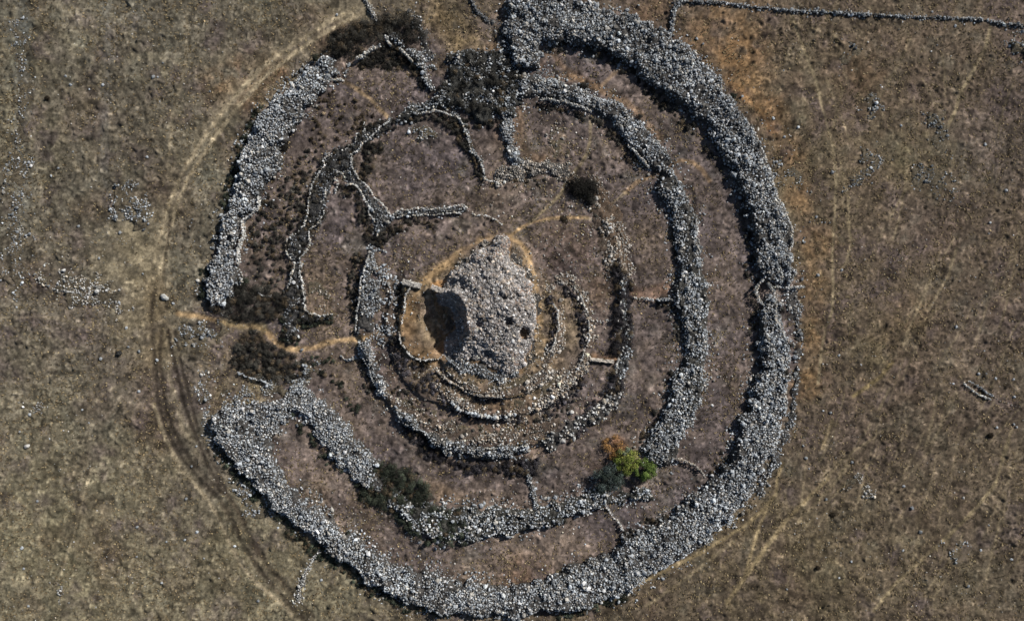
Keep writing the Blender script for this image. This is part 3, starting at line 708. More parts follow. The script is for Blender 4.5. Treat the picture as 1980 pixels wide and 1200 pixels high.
# field walls at the top edge
line_wall("field_wall", "long straight grey field wall crossing the top corner of the plain", "stone wall", [(1306,2,6),(1387,3,6),(1430,9,6),(1467,13,6),(1500,17,6),(1533,20,6),(1600,23,6),(1625,24,6),(1700,28,6),(1750,31,6),(1830,33,6),(1900,37,6),(1940,44,7),(1990,50,7),(2040,55,7)], 1.0, seed=120, s=.5, base=GREY*.8)
line_wall("field_wall", "short field wall joining the long straight wall to the outer ring", "stone wall", [(1326,-6,12),(1310,8,12),(1303,20,11),(1300,40,10),(1297,60,10)], 1.0, seed=121, s=.52, base=GREY*.8)
line_wall("field_wall", "pale broken field wall running into the uppermost thicket from the picture top", "stone wall", [(704,-5,9),(712,12,9),(722,28,8),(728,38,6)], .7, seed=122, s=.5, base=PALE_STONE*.8)
line_wall("stone_spill", "pale straggling stones down the right flank of the uppermost thicket", "stone heap", [(795,20,14),(806,45,18),(818,70,20),(828,100,16),(832,130,14)], .35, seed=123, s=.6, dens=.4, base=GREY)
line_wall("field_wall", "dark broken stone edge along the tan plot above the thicket", "stone wall", [(910,-5,8),(920,18,8),(935,32,8),(952,43,9)], .6, seed=124, s=.5, base=DARKST*.6)

# ------------------------------------------------------------------ inner terraces
IR = "low terrace curbs stepping up to the cairn"
def curb(pts, label, H, seed, **k):
    t = thing_at("terrace_curb", label, "stone curb", 0, 0, IR)
    facing("stone_row", pts, H, t, seed=seed, **k)
curb([(793,556),(788,572),(784,590),(782,608),(779,628)], "thin pale retaining curb above the sandy path mouth, under the passage blocks", 1.5, 130)
curb([(775,640),(778,660),(786,676),(798,690),(815,696),(835,693),(855,690)], "curved pale retaining curb below the sandy path mouth around the quarried hollow", 1.5, 131)
curb([(847,717),(860,730),(880,743),(900,754),(927,763),(950,765),(970,766)], "thin stepped curb tight under the cairn's lower foot", .9, 132, size=.28, rows=1, base=BROWNST*1.3)
curb([(866,770),(876,778),(887,788),(903,796),(925,802),(950,804),(975,803),(998,800)], "heavy dark-shadowed curb of stones, second step below the cairn", 1.3, 133, size=.42, s=.6, base=GREY*1.1, keep=.85)
curb([(1070,586),(1075,600),(1078,617),(1080,635),(1076,650),(1068,668),(1062,680)], "pale curved curb nearest the cairn's rounded flank opposite the hollow", 1.2, 134)
curb([(1110,553),(1120,570),(1127,587),(1134,605),(1138,630),(1136,655),(1130,675),(1125,692)], "outer pale curved curb between the cairn and the white-block wall", 1.0, 135, keep=.85)
curb([(1125,692),(1118,715),(1105,738),(1085,755),(1065,768),(1045,778),(1020,788)], "broken curb of rounded stones curving under the cairn's sandy corner", .8, 136, keep=.6, s=.8, size=.42)

IB = "broad low rubble bands lying over the terrace curbs"
for q, (lb, pts, H_, d_, b_) in enumerate([
    ("brown stony band along the second step below the cairn, over its dark curb", [(850,752,14),(880,775,20),(915,795,24),(955,805,24),(1000,800,22),(1045,780,24),(1085,752,26),(1115,718,24),(1130,685,20)], .35, .6, BROWNST*1.15),
    ("brown stony band between the cairn's foot and the first step", [(850,712,14),(885,738,16),(930,758,16),(975,762,18),(1020,745,24),(1055,715,24)], .25, .5, BROWNST*1.1),
    ("stony band hugging the pale curved curb nearest the cairn's flank", [(1062,560,16),(1078,590,18),(1086,625,16),(1080,665,20),(1062,695,22)], .3, .5, BROWNST*1.15),
    ("stony band along the outer curb between the cairn and the white-block wall", [(1085,540,24),(1112,556,22),(1130,585,20),(1142,625,18),(1138,665,18)], .35, .5, BROWNST*1.2),
    ("grey stony band on the slope above the bottom third ring wall", [(752,770,20),(780,790,26),(830,815,30),(880,838,26),(950,848,26),(1020,840,28),(1070,822,30)], .2, .24, BROWNST*1.1),
    ("grey-brown stony ground between the curbs and the round dark bush", [(1060,330,24),(1110,345,20),(1150,400,26),(1175,470,34),(1185,520,30)], .25, .4, BROWNST*1.1),
    ("stony grey ground around the head of the terrace by the passage slabs", [(724,480,14),(735,520,30),(755,560,34),(752,610,34),(742,650,26)], .3, .42, GREY*.85)]):
    line_wall("rubble_band", lb, "stone band", pts, H_ * 1.3, IB, seed=200 + q, s=.6, dens=min(.85, d_ * 1.5), base=b_ * 1.15, holes=.45, edge=1.6, core=lin(88, 76, 66))

# ------------------------------------------------------------------ the central cairn
CAIRN = [(953,464),(970,460),(983,470),(985,505),(1013,530),(1026,550),(1031,573),(1035,600),(1034,630),(1028,652),(1026,672),(1020,694),(1008,712),(982,720),(955,716),(927,703),(905,700),(884,694),(862,684),(850,672),
         (846,600),(850,572),(868,560),(876,545),(876,527),(890,515),(907,505),(920,492),(935,480)]
PIT = [(800,560),(868,566),(888,573),(898,590),(902,615),(908,640),(896,654),(878,666),(866,688),(800,700)]
CW, PW = world_pts(CAIRN, 1.5), world_pts(PIT, 2.5)
def cairn_z(x, y):
    s = sd_poly(x, y, CW) + .7 + .6 * vnoise(x, y, 2.0, 12) + 1.0 * vnoise(x, y, 4.2, 11)
    top = 4.5 * sstep(-2.5, 8.0, s) * sstep(-.1, 1.2, s)
    top = top * (1 + .10 * fbm(x, y, 6, 13, 3)) + np.where(s > 0, .55 * fbm(x, y, 2.4, 16, 4) + .34 * vnoise(x, y, .9, 18), 0)
    sp = sd_poly(x, y, PW) + .35 * vnoise(x, y, 1.3, 14) + .2 * vnoise(x, y, .6, 15)
    ramp = np.clip((3.6 - sp) / 4.2, 0, 1) ** 1.1
    # wherever the bite is open the mound is cut away to a steep face
    full = 6.0 * sstep(0.3, 2.6, s) + .5 * fbm(x, y, 1.6, 19, 3)
    near = sstep(-4.5, -.3, sp) * (1 - .3 * sstep(at(0, 625)[1], at(0, 680)[1], y))
    top = np.maximum(top, near * np.minimum(full, 5.6) * .95)
    z = top * ramp * (1 - .5 * sstep(at(0, 600)[1], at(0, 695)[1], y))
    for hx, hy, hr, hd in ((983,622,1.4,2.0),(928,626,1.0,1.1),(1015,641,1.3,2.4),(975,576,.8,.9),(1012,650,.9,1.6),(945,683,1.1,.8),(890,560,1.0,.9),(920,540,.7,.6),(1003,600,.8,.5)):
        a, b = at(hx, hy, 4); d = np.hypot(x - a, (y - b) * 1.2) / hr
        z = z - hd * sstep(1.25, .55, d + .25 * vnoise(x, y, .8, 17))
    return z, s
cairn = thing_at("cairn", "high grey rubble cairn with a dark quarried hollow, at the centre of the rings", "cairn", 950, 600)
g = .22; b4 = bbox_of(CW, 1); ax = np.arange(b4[0], b4[2], g); ay = np.arange(b4[1], b4[3], g)
AX, AY = np.meshgrid(ax, ay); x, y = AX.ravel(), AY.ravel()
zz, s = cairn_z(x, y); base_h = gh(x, y)
z = np.where(s > 0, base_h + np.maximum(zz, -.6) + .02, base_h - .35)
n = len(ax); i = (np.arange(len(ay) - 1)[:, None] * n + np.arange(n - 1)[None]).ravel()
Q = np.stack([i, i + 1, i + n + 1, i + n], 1); Q = Q[(s[Q] > -.35).all(1)]
u, inv = np.unique(Q, return_inverse=True)
nmix = np.clip(.45 + 2.4 * fbm(x, y, 3.2, 82, 4) + sstep(at(0, 515)[1], at(0, 480)[1], y) * .7, 0, 1)[:, None]
cc = np.where((zz > .35)[:, None], np.array([.17, .165, .165])[None] * (1 - nmix) + lin(126, 110, 100)[None] * 1.25 * nmix, lin(116, 94, 70)[None] * 1.15) * np.exp(.35 * vnoise(x, y, .5, 80) + .3 * vnoise(x, y, 1.5, 81))[:, None]
raw_mesh("mound", np.stack([x, y, z], 1)[u], inv.reshape(Q.shape), cc[u], M_ROCK, cairn)
rng = np.random.default_rng(5)
x = rng.uniform(b4[0], b4[2], 26000); y = rng.uniform(b4[1], b4[3], 26000)
zz, s = cairn_z(x, y)
sp = sd_poly(x, y, PW)
m = (s > 0) & (zz > .5) & (rng.random(len(x)) < np.where(sp > -.5, .25, .62))
x, y, zz = x[m], y[m], zz[m]; r = rng.uniform(.09, .3, len(x)) * np.where(rng.random(len(x)) < .1, 2.0, 1)
V, F, C = rocks(x, y, gh(x, y) + zz + r * .2, r, stone_tints(len(x), rng, np.array([.285, .27, .262]), .58), rng)
raw_mesh("surface_stones", V, F, C, M_ROCK, cairn)
facing("edge_stones", [(1028,560),(1032,580),(1034,600),(1035,625),(1028,640)], 1.0, cairn, seed=140, base=PALE_STONE*.9)
line_wall("fallen_stones", None, None, [(935,480,26),(910,500,22),(885,520,22)], .3, parent=cairn, seed=143, s=.5, dens=.5, base=BROWNST*1.15)
line_wall("fallen_stones", None, None, [(1000,500,20),(1024,545,16),(1036,590,12),(1036,640,12),(1022,690,24)], .2, parent=cairn, seed=144, s=.5, dens=.22, base=BROWNST*1.2)
line_wall("fallen_stones", None, None, [(865,690,20),(885,700,26),(925,712,22),(960,728,26),(1000,715,22)], .5, parent=cairn, seed=141, s=.5, dens=.6, base=GREY*.95)

def slab(name, label, p0, p1, w, h, z0, cat="stone block", tint=(.40, .38, .35)):
    """long dressed block with chipped edges between two photo points"""
    a = np.array(at(*p0, z0 + h)); b = np.array(at(*p1, z0 + h)); L = np.hypot(*(b - a)); d = (b - a) / L; nrm = np.array([-d[1], d[0]])
    nu, nv, nw_ = 14, 5, 4
    rng = np.random.default_rng(int(p0[0]))
    pts, idx = [], {}
    def vid(i, j, k):
        if (i, j, k) not in idx:
            u, v, ww = i / nu, j / nv - .5, k / nw_
            ch = 1 - .10 * (abs(v) * 2) ** 6 * (ww ** 4)
            p = a + d * u * L + nrm * v * w * ch
            q = rng.normal(0, .07, 3)
            pts.append((p[0] + q[0], p[1] + q[1], ww * h * (1 - .06 * (abs(v) * 2) ** 4) + q[2]))
            idx[(i, j, k)] = len(pts) - 1
        return idx[(i, j, k)]
    Fq = []
    for i in range(nu):
        for j in range(nv): Fq.append([vid(i, j, nw_), vid(i+1, j, nw_), vid(i+1, j+1, nw_), vid(i, j+1, nw_)]); Fq.append([vid(i, j, 0), vid(i, j+1, 0), vid(i+1, j+1, 0), vid(i+1, j, 0)])
        for k in range(nw_): Fq.append([vid(i, 0, k), vid(i+1, 0, k), vid(i+1, 0, k+1), vid(i, 0, k+1)]); Fq.append([vid(i, nv, k), vid(i, nv, k+1), vid(i+1, nv, k+1), vid(i+1, nv, k)])
    for j in range(nv):
        for k in range(nw_): Fq.append([vid(0, j, k), vid(0, j, k+1), vid(0, j+1, k+1), vid(0, j+1, k)]); Fq.append([vid(nu, j, k), vid(nu, j+1, k), vid(nu, j+1, k+1), vid(nu, j, k+1)])
    V = np.array(pts); c = V[:, :2].mean(0); zb = float(gh(*c)) + z0
    V[:, :2] -= c
    Cv = np.array(tint)[None] * np.exp(rng.normal(0, .3, len(V)))[:, None]
    o = raw_mesh(name, V, Fq, Cv, M_ROCK, loc=(c[0], c[1], zb))
    return tag(o, label, cat)
slab("passage_slab", "long pale slab nearest the retaining curb beside the sandy footpath", (781, 545), (816, 554), 1.35, .9, 0.0)
slab("passage_slab", "pale lintel slab over the black opening at the head of the cairn's hollow", (836, 555), (865, 566), 1.3, 1.1, .9, tint=(.42, .38, .34))
slab("wall_slab", "straight pale slab edge with tan earth behind it beside the white-block wall", (1140, 694), (1186, 699), .8, 1.0, 0.0, tint=(.42, .38, .33))

# ------------------------------------------------------------------ heaps and scatters in the plain
HP = "loose stone scatters on the plain"
def heap(label, pts, H=.35, dens=.5, seed=0, s=.6, base=GREY, holes=.6, **k):
    line_wall("stone_heap", label, "stone heap", pts, H, HP, seed=seed, s=s * .85, dens=dens, base=base * .8, holes=holes, edge=2.0, ragged=1.4, core=lin(88, 80, 66), **k)
heap("grey stone heap with a dark side, between the plain and the pale ruts", [(240,375,30),(238,400,34),(262,410,46),(270,430,30)], .35, .75, 150, base=GREY*1.05)
heap("wide pale stone scatter above the lone bright boulder's level, far from the ring", [(90,530,20),(140,550,60),(175,560,50),(210,575,26),(235,595,14)], .25, .42, 151, base=PALE_STONE)
heap("flat grey stony patch beside the sandy path where it leaves the track", [(350,640,26),(375,642,30),(400,648,26),(425,645,14)], .3, .5, 152)
heap("small pale round stone heap near the bottom edge", [(118,1142,30)], .4, .7, 153, base=PALE_STONE*.8)
heap("loose stones tumbled outside the outer ring by the muddy ruts", [(455,920,20),(480,960,28),(495,985,26),(515,985,16)], .25, .4, 154)
heap("stony patch at the ring end beside the track bend", [(395,740,12),(405,775,16),(410,810,14)], .2, .5, 155)
heap("small stone scatter along the faint forked trail above the straight field", [(1640,120,22),(1655,100,14)], .12, .25, 156, base=GREY*.8)
heap("pale stone scatter mid plain near the trail fork", [(1690,190,26),(1680,215,20)], .15, .35, 157)
heap("pale stone cluster below the long diagonal trail", [(1810,225,24),(1815,260,20),(1818,290,20)], .2, .35, 158, base=GREY*.8)
heap("pale stone cluster on the open plain beyond the diagonal trail's end", [(1780,340,22),(1815,350,30),(1835,370,20)], .2, .4, 159, base=GREY*.8)
heap("grey stones on the plain beside the long thin trail", [(1665,310,22),(1700,300,24),(1655,355,14)], .2, .3, 160, base=GREY*.8)
heap("grey heap at the edge of the picture under the field wall", [(1965,85,24),(1985,105,30)], .6, .6, 161)
heap("small pale heap on the lower plain near three faint trails", [(1652,930,14),(1660,932,12)], .2, .5, 162, base=PALE_STONE)
heap("small ring of stones low on the plain in the olive grass", [(1840,1065,16),(1860,1075,16)], .2, .4, 163)
heap("thin pale stone streak low on the plain", [(1678,945,8),(1700,948,8)], .15, .6, 164, base=PALE_STONE)
heap("few pale stones in the grass between the faint cart rut and the heap", [(58,792,18),(66,805,12)], .2, .4, 165, base=PALE_STONE)
heap("stone scatter outside the ring's orange grass", [(1500,320,10),(1530,330,16),(1555,345,10)], .15, .35, 166)
heap("grey gravelly column of stones along the picture's side", [(38,60,26),(45,140,22),(42,220,20),(38,320,24),(30,440,36),(32,560,24)], .12, .28, 167, base=GREY*.95, holes=.8)
heap("pale stones in the second-ring corner by the thicket foot", [(812,250,16),(832,258,12)], .25, .4, 168)
heap("round pale stony patch in the brown plot beneath the second ring", [(1082,262,22),(1090,285,22),(1080,292,20)], .15, .3, 169, base=BROWNST*1.5)
heap("faint round stone setting in the plot enclosed by the forked bank", [(612,560,22),(620,570,22)], .15, .3, 170, base=BROWNST*1.5)
heap("stony ground between entrance thicket and the second ring wall", [(440,775,10),(500,760,14),(560,745,36),(595,740,34),(600,700,20)], .35, .6, 171)
heap("brown stones spread under the cairn's lower curbs", [(880,725,20),(930,745,26),(990,745,26),(1040,720,26)], .15, .35, 172, base=BROWNST*1.2)
heap("pale stones spread on the terrace below the cairn's sandy corner", [(1010,790,30),(1045,770,26),(1080,740,20)], .15, .3, 173, base=BROWNST*1.4)
heap("brown stones strewn on the terrace above the bottom third ring wall", [(780,780,30),(830,815,30),(900,835,26),(980,840,26)], .15, .3, 174, base=BROWNST*1.2)

t = thing_at("ruined_trench", "short pale stone-lined trench with dark sides lying alone on the plain", "trench", 1900, 755)
facing("stone_lining", [(1866,742),(1880,752),(1895,762),(1910,770),(1916,772)], .8, t, seed=180, rows=2)
facing("stone_lining", [(1872,735),(1890,744),(1905,756),(1920,766)], .6, t, rows=2, seed=181, base=GREY*.8)
facing("stone_lining", [(1920,768),(1940,778),(1960,785),(1980,790)], .35, t, seed=182, rows=1, base=BROWNST, s=.8)

# ------------------------------------------------------------------ loose boulders (things) and small stones (stuff)
def boulder(px, py, r, label, tint, group=None, name="boulder", seed=0, flat=.7):
    rng = np.random.default_rng(seed + 900)
    V = ICO2_V * (1 + .25 * vnoise(ICO2_V[:, 0] * 3 + seed, ICO2_V[:, 1] * 3 + ICO2_V[:, 2] * 2, 1.1, 90)[:, None]) * rng.uniform(.85, 1.1, (len(ICO2_V), 1))
    V = V * rng.uniform(.75, 1.25, (1, 3)); V = V @ rand_rot(1, rng)[0].T * r; V[:, 2] *= flat
    X_, Y_ = at(px, py)
    o = raw_mesh(name, V, ICO2_F, np.array(tint)[None] * np.exp(rng.normal(0, .1, (len(V), 1))), M_ROCK, loc=(X_, Y_, float(gh(X_, Y_)) + r * .3))
    return tag(o, label, "boulder", group)
boulder(318, 574, .7, "large bright boulder with a black shadow, standing alone on the dirt track", (.5, .5, .48), seed=1)
boulder(323, 577, .5, "smaller pale stone leaning against the large bright boulder on the track", (.42, .42, .4), seed=2)
boulder(230, 683, .75, "black boulder alone in the pale grass beside the track", (.018, .018, .018), seed=3)
for k, (a, b, r, l) in enumerate([(1197, 760, .95, "big round white boulder topmost of those among dark shrubs below the slab"), (1088, 849, .95, "big white boulder at the foot of the boulder-strewn third ring stretch"),
        (1105, 795, .7, "pinkish white boulder on the terrace inside the boulder-strewn wall"), (1190, 777, .75, "pale boulder just under the big round white one"),
        (682, 899, 1.0, "bright boulder on the second ring's slanting stretch above the shrubs"), (755, 968, 1.0, "tan-grey boulder amid the lower thicket"), (921, 203, .8, "brightest stone inside the upper thicket beside its lower rim"),
        (905, 125, .8, "pale stone in the middle of the upper thicket"), (1005, 127, .9, "round pale stone under the outer ring's broken end"), (1115, 577, .7, "small pinkish stone near the dark shrubs above the white stone row"),
        (1151, 384, .8, "pale boulder at the lower flank of the biggest round dark bush"), (390, 724, .5, "small bright stone by the bend of the track beside the ring end"), (52, 862, .8, "pale crescent-like stone on the open lower plain"), (1862, 962, .5, "pale stone on the lower plain")]):
    boulder(a, b, r * .85, l, (.5, .49, .47), seed=10 + k)
rng = np.random.default_rng(77)
FS = "single grey field stones dotted over the plain"
n_f = 0
while n_f < 110:
    a, b = rng.uniform(5, 1975), rng.uniform(10, 1190)
    X_, Y_ = at(a, b)
    if sd_poly(np.array([X_]), np.array([Y_]), RING_W)[0] > -3: continue
    if vnoise(X_, Y_, 16, 91) < rng.uniform(-.6, .6): continue
    boulder(a, b, rng.uniform(.22, .42), "small grey stone lying loose in the dry grass of the plain outside the rings", tuple(GREY * rng.uniform(.6, 1.4)), FS, "field_stone", 100 + n_f)
    n_f += 1
n = 60000
x = rng.uniform(-131, 131, n); y = rng.uniform(-80, 80, n)
s = sd_poly(x, y, RING_W)
dn = np.clip(fbm(x, y, 11, 92, 4) * 1.3 + .12, 0, 1) * np.where(sd_poly(x, y, TERR_W) > 0, .9, np.where(s > 0, .42, .25))
m = rng.random(n) < dn
x, y = x[m], y[m]; r = rng.uniform(.07, .2, len(x)) * np.where(sd_poly(x, y, TERR_W) > 0, 1.35, 1)
V, F, C = rocks(x, y, gh(x, y) + .1, r, stone_tints(len(x), rng, np.array([.30, .29, .27]), .6), rng)
tag(raw_mesh("pebbles", V, F, C, M_ROCK), "small grey-brown stones littering the dry ground", "pebbles", kind="stuff")

# ------------------------------------------------------------------ vegetation
def clumps(cx, cy, cz, R, Hh, cols, rng, per=90, leaf=.2):
    """leafy clumps: many small triangles through a low dome each"""
    n = len(cx); N = n * per
    th = rng.uniform(0, 2 * np.pi, (n, per)); ph = rng.uniform(0, 1, (n, per)) ** .7; rad = rng.uniform(.35, 1, (n, per)) ** .6
    lob = 1 + .28 * np.sin(th * 3 + rng.uniform(0, 6, (n, 1))) + .18 * np.sin(th * 5 + rng.uniform(0, 6, (n, 1)))
    zc = ph; hr = np.sqrt(np.clip(1 - zc ** 2, 0, 1))
    px = cx[:, None] + R[:, None] * hr * rad * np.cos(th) * lob; py = cy[:, None] + R[:, None] * hr * rad * np.sin(th) * lob
    pz = cz[:, None] + Hh[:, None] * zc * (0.35 + .65 * rad)
    P = np.stack([px, py, pz], 2).reshape(N, 1, 3)
    tri = rng.normal(0, 1, (N, 3, 3)); tri /= np.linalg.norm(tri, axis=2, keepdims=True)
    sz = leaf * rng.uniform(.5, 1.3, (N, 1, 1))
    NN = np.stack([hr * np.cos(th), hr * np.sin(th), zc + .15], 2).reshape(N, 1, 3); NN = NN / np.linalg.norm(NN, axis=2, keepdims=True)
    tri = tri - .8 * (tri * NN).sum(2, keepdims=True) * NN
    V = (P + tri * sz).reshape(-1, 3)
    C = np.repeat(cols, per, axis=0) * np.exp(rng.normal(0, .25, (N, 1)))
    return V, np.arange(N * 3).reshape(-1, 3), np.repeat(C, 3, axis=0)

DK = np.array([.035, .033, .028]); DKG = np.array([.032, .038, .027]); DKV = np.array([.042, .039, .044]); BRN = np.array([.085, .065, .042])
def jit_pts(sdf, bb, s, rng, dens=1.0):
    ax = np.arange(bb[0], bb[2], s); ay = np.arange(bb[1], bb[3], s); A, B = np.meshgrid(ax, ay)
    x = A.ravel() + rng.uniform(-.6, .6, A.size) * s; y = B.ravel() + rng.uniform(-.6, .6, A.size) * s
    sd = sdf(x, y) + 1.0 * vnoise(x, y, 3, 95)
    m = (sd > 0) & (rng.random(len(x)) < dens)
    x, y = x[m], y[m]
    for P, w, c, s_, d in PATHW:
        if s_ >= .85 and (w < 2):
            k = sd_line(x, y, P, [w] * len(P)) < -.55
            x, y = x[k], y[k]
    return x, y

def thicket(label, polys, lines=(), s=1.25, R=(.6, 1.3), H=(.5, 1.3), col=DK, seed=0, dens=.85, lift=0.0, per=200, leaf=.2, name="shrubbery"):
    rng = np.random.default_rng(seed + 300); xs, ys = [], []
    for p in polys:
        P = world_pts(p, .6); x, y = jit_pts(lambda a, b: sd_poly(a, b, P) + .3, bbox_of(P), s * .92, rng, dens * .8); xs.append(x); ys.append(y)
    for p in lines:
        P = world_pts(p, .6); W = [q[2] * MPP for q in p]; x, y = jit_pts(lambda a, b: sd_line(a, b, P, W) + .3, bbox_of(P), s * .92, rng, dens * .8); xs.append(x); ys.append(y)
    x = np.concatenate(xs); y = np.concatenate(ys); n = len(x)
    Rr = rng.uniform(*R, n) * 1.12; Hh = rng.uniform(*H, n) * 1.35
    cols = col[None] * np.exp(rng.normal(0, .5, (n, 1)))
    br = rng.random(n) < .15; cols[br] = BRN * 1.1
    V, F, C = clumps(x, y, gh(x, y) + lift, Rr, Hh, cols, rng, per, leaf)
    return tag(raw_mesh(name, V, F, C, M_LEAF), label, "shrubs", kind="stuff")

thicket("dark thicket crowning the peaked wall at the top of the rings", [[(630,78),(660,60),(690,42),(710,48),(745,22),(790,25),(815,50),(812,80),(790,75),(765,62),(745,68),(735,82),(700,95),(672,112),(655,112),(645,95)]], seed=1, R=(.8, 1.7), H=(.7, 2.6), s=1.35, dens=1.2, col=DK*.85, per=320)
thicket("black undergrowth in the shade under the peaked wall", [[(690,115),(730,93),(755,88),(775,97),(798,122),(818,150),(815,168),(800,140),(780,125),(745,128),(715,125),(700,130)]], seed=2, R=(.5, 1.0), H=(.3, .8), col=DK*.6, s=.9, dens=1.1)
thicket("dark thicket over the ruined second ring at the top", [[(868,112),(905,98),(945,98),(975,110),(1010,132),(1005,160),(985,195),(970,225),(930,215),(900,220),(850,195),(830,195),(858,165),(862,135)]], seed=3, dens=.75, lift=.5, R=(.6, 1.3), H=(.6, 1.8), s=1.45, col=DK*.95, per=300)
thicket("dark shrubs along the lower rim of the ruined second ring", [], [[(785,226,10),(840,226,14),(872,232,18),(895,262,12),(905,290,8)], [(880,240,18),(930,235,22),(960,240,14)]], seed=4, lift=.1, R=(.4, .9), H=(.3, .9), s=.9)
thicket("dark shrubs at the ring end above the sandy path", [[(440,560),(462,540),(485,548),(520,560),(545,580),(545,605),(520,612),(480,612),(445,615),(420,605),(400,590),(385,575),(385,562),(400,580),(430,590)]], seed=5, R=(.8, 1.5), H=(.7, 1.5), col=DK, per=320, dens=1.1)
thicket("dark shrubs mixed with rubble beside the entrance below the sandy path", [[(455,660),(480,645),(512,640),(535,665),(570,690),(600,700),(592,725),(560,735),(540,745),(510,735),(470,722),(452,700)]], seed=6, R=(.6, 1.2), H=(.4, 1.0), col=DK, per=320, dens=1.1)
thicket("dark scrub along the outer foot of the forked bank", [], [[(612,315,22),(585,350,26),(575,390,24),(562,430,26),(530,450,26),(525,480,26),(545,520,22),(530,540,16)], [(520,385,14),(500,425,24),(490,470,16)]], seed=7, R=(.35, .8), H=(.25, .7), dens=.55, s=1.0)
thicket("dark scrub inside the forked bank's stone edging", [BANK], seed=8, R=(.35, .8), H=(.2, .5), lift=.5, dens=.7, s=1.0)
thicket("black scrub on the hollow side of the forked wall", [], [[(655,365,10),(680,368,16),(695,388,14),(702,420,14),(715,450,16),(735,465,18),(760,445,18),(800,430,10),(840,432,8)], [(710,300,20),(730,280,14),(700,340,10)]], seed=9, R=(.35, .9), H=(.25, .8), s=.85, dens=.85, col=DK*.8)
thicket("dark shrubs below the bottom third ring wall", [[(775,812),(795,830),(812,842),(826,862),(850,875),(880,890),(940,900),(1030,895),(1045,880),(1030,910),(980,915),(930,915),(880,905),(850,890),(830,885),(812,860),(790,845)]], seed=10, R=(.5, 1.1), H=(.3, .9), s=.95, col=DKV*.8, per=320, dens=1.1)
thicket("large dark thicket where the slanting and lower second ring stretches meet", [[(695,935),(720,910),(750,895),(775,905),(800,925),(830,945),(835,965),(815,985),(800,1030),(775,1010),(745,985),(715,965)]], seed=11, R=(.7, 1.5), H=(.5, 1.4), s=1.2, per=320, col=DKG*1.05, dens=1.1)
thicket("dark scrub growing through the lower second ring wall", [[(770,960),(860,985),(900,995),(900,1045),(850,1050),(800,1038),(775,1005)]], seed=12, R=(.5, 1.0), H=(.4, .8), lift=.9, per=300, dens=.6, s=1.2, col=DKG)
thicket("dark shrubs on the third ring beside the white-block wall", [], [[(1195,520,24),(1205,560,34),(1205,600,30),(1203,635,38),(1200,660,30),(1190,690,10)], [(1190,720,18),(1190,745,26)]], seed=13, R=(.5, 1.3), H=(.4, 1.3), lift=.2, dens=1.2, s=1.0, col=DKV*.62, per=320)
thicket("dark shrubs among the boulders of the third ring", [], [[(1185,770,26),(1150,795,34),(1120,825,16),(1095,850,24),(1075,850,16)]], seed=14, R=(.4, .9), H=(.3, .8), dens=.6, s=1.1, col=DKV)
thicket("dusky violet scrub beside the curb under the quarried hollow", [[(765,665),(780,690),(800,702),(830,705),(838,725),(842,755),(825,760),(800,745),(778,725),(764,700)]], seed=15, R=(.4, .9), H=(.25, .6), dens=.7, s=1.0, col=DKV*1.2)
thicket("dark low shrubs lining the terrace edge above the path mouth", [], [[(778,560,12),(774,600,12),(768,650,14),(772,670,12)], [(714,745,10),(705,720,10),(695,690,8)], [(690,490,14),(684,530,14),(682,580,12),(685,620,10)]], seed=16, R=(.3, .7), H=(.2, .6), s=.8, col=DK)
thicket("dark weeds lining the sandy path bend under the bank", [], [[(548,585,16),(546,620,14),(550,655,16),(575,665,10)], [(590,620,18),(620,622,14),(640,618,10)]], seed=17, R=(.3, .8), H=(.25, .7), s=.85, col=DKG)
thicket("dark shrubs along the inner foot of the long outer arcs", [], [[(1440,400,10),(1445,450,10),(1452,510,12),(1458,540,10),(1462,590,14),(1458,640,12)], [(1055,90,8),(1100,92,14),(1150,100,14),(1190,118,12),(1230,150,14),(1275,190,16),(1310,215,14),(1345,250,12),(1380,290,12),(1405,330,12)], [(1300,995,6),(1250,1010,8),(1205,1045,10)], [(1400,880,8),(1370,925,8)], [(982,60,8),(975,85,12),(990,115,16)]], seed=18, R=(.3, .8), H=(.2, .6), s=1.0, dens=.6, col=DK)
thicket("dark scrub by the inner foot of the second ring's long arc", [], [[(1300,395,8),(1306,440,8),(1308,490,10)], [(1270,585,14),(1295,595,18),(1308,625,18),(1312,660,14)], [(1290,735,10),(1285,780,10),(1260,830,8),(1245,850,8)], [(1040,200,8),(1100,212,8),(1160,235,10),(1190,260,10),(1225,300,10)], [(1120,985,10),(1080,1005,8),(1100,1000,10)]], seed=19, R=(.3, .8), H=(.2, .6), s=.95, dens=.7, col=DK)
thicket("dark weeds at the outer toe of the ring by the muddy ruts", [], [[(415,850,15),(435,890,15),(470,930,15),(500,970,15),(545,1010,15),(600,1055,12),(625,1075,15),(670,1105,15),(720,1140,15),(760,1160,15),(800,1178,12),(860,1190,10)], [(1080,1192,8),(1150,1176,8),(1210,1156,8)], [(396,530,10),(392,560,12)], [(455,320,8),(440,370,8),(430,400,8)], [(440,380,12),(470,270,12),(500,215,12)]], seed=20, R=(.35, .85), H=(.2, .6), s=.9, dens=.8, col=DKG)
thicket("black rim of scrub beside the sinuous stone wall", [], [[(888,245,12),(898,275,8),(920,312,8),(928,345,8)], [(982,262,8),(990,285,6)]], seed=21, R=(.3, .6), H=(.2, .6), s=.7, col=DK*.7)
thicket("olive-brown scrub over the plot under the upper pale rubble stretch", [[(610,200),(650,170),(700,195),(740,225),(700,240),(670,260),(640,285),(600,270),(600,235)]], seed=22, R=(.3, .7), H=(.2, .5), s=1.2, dens=.4, col=BRN*.7)

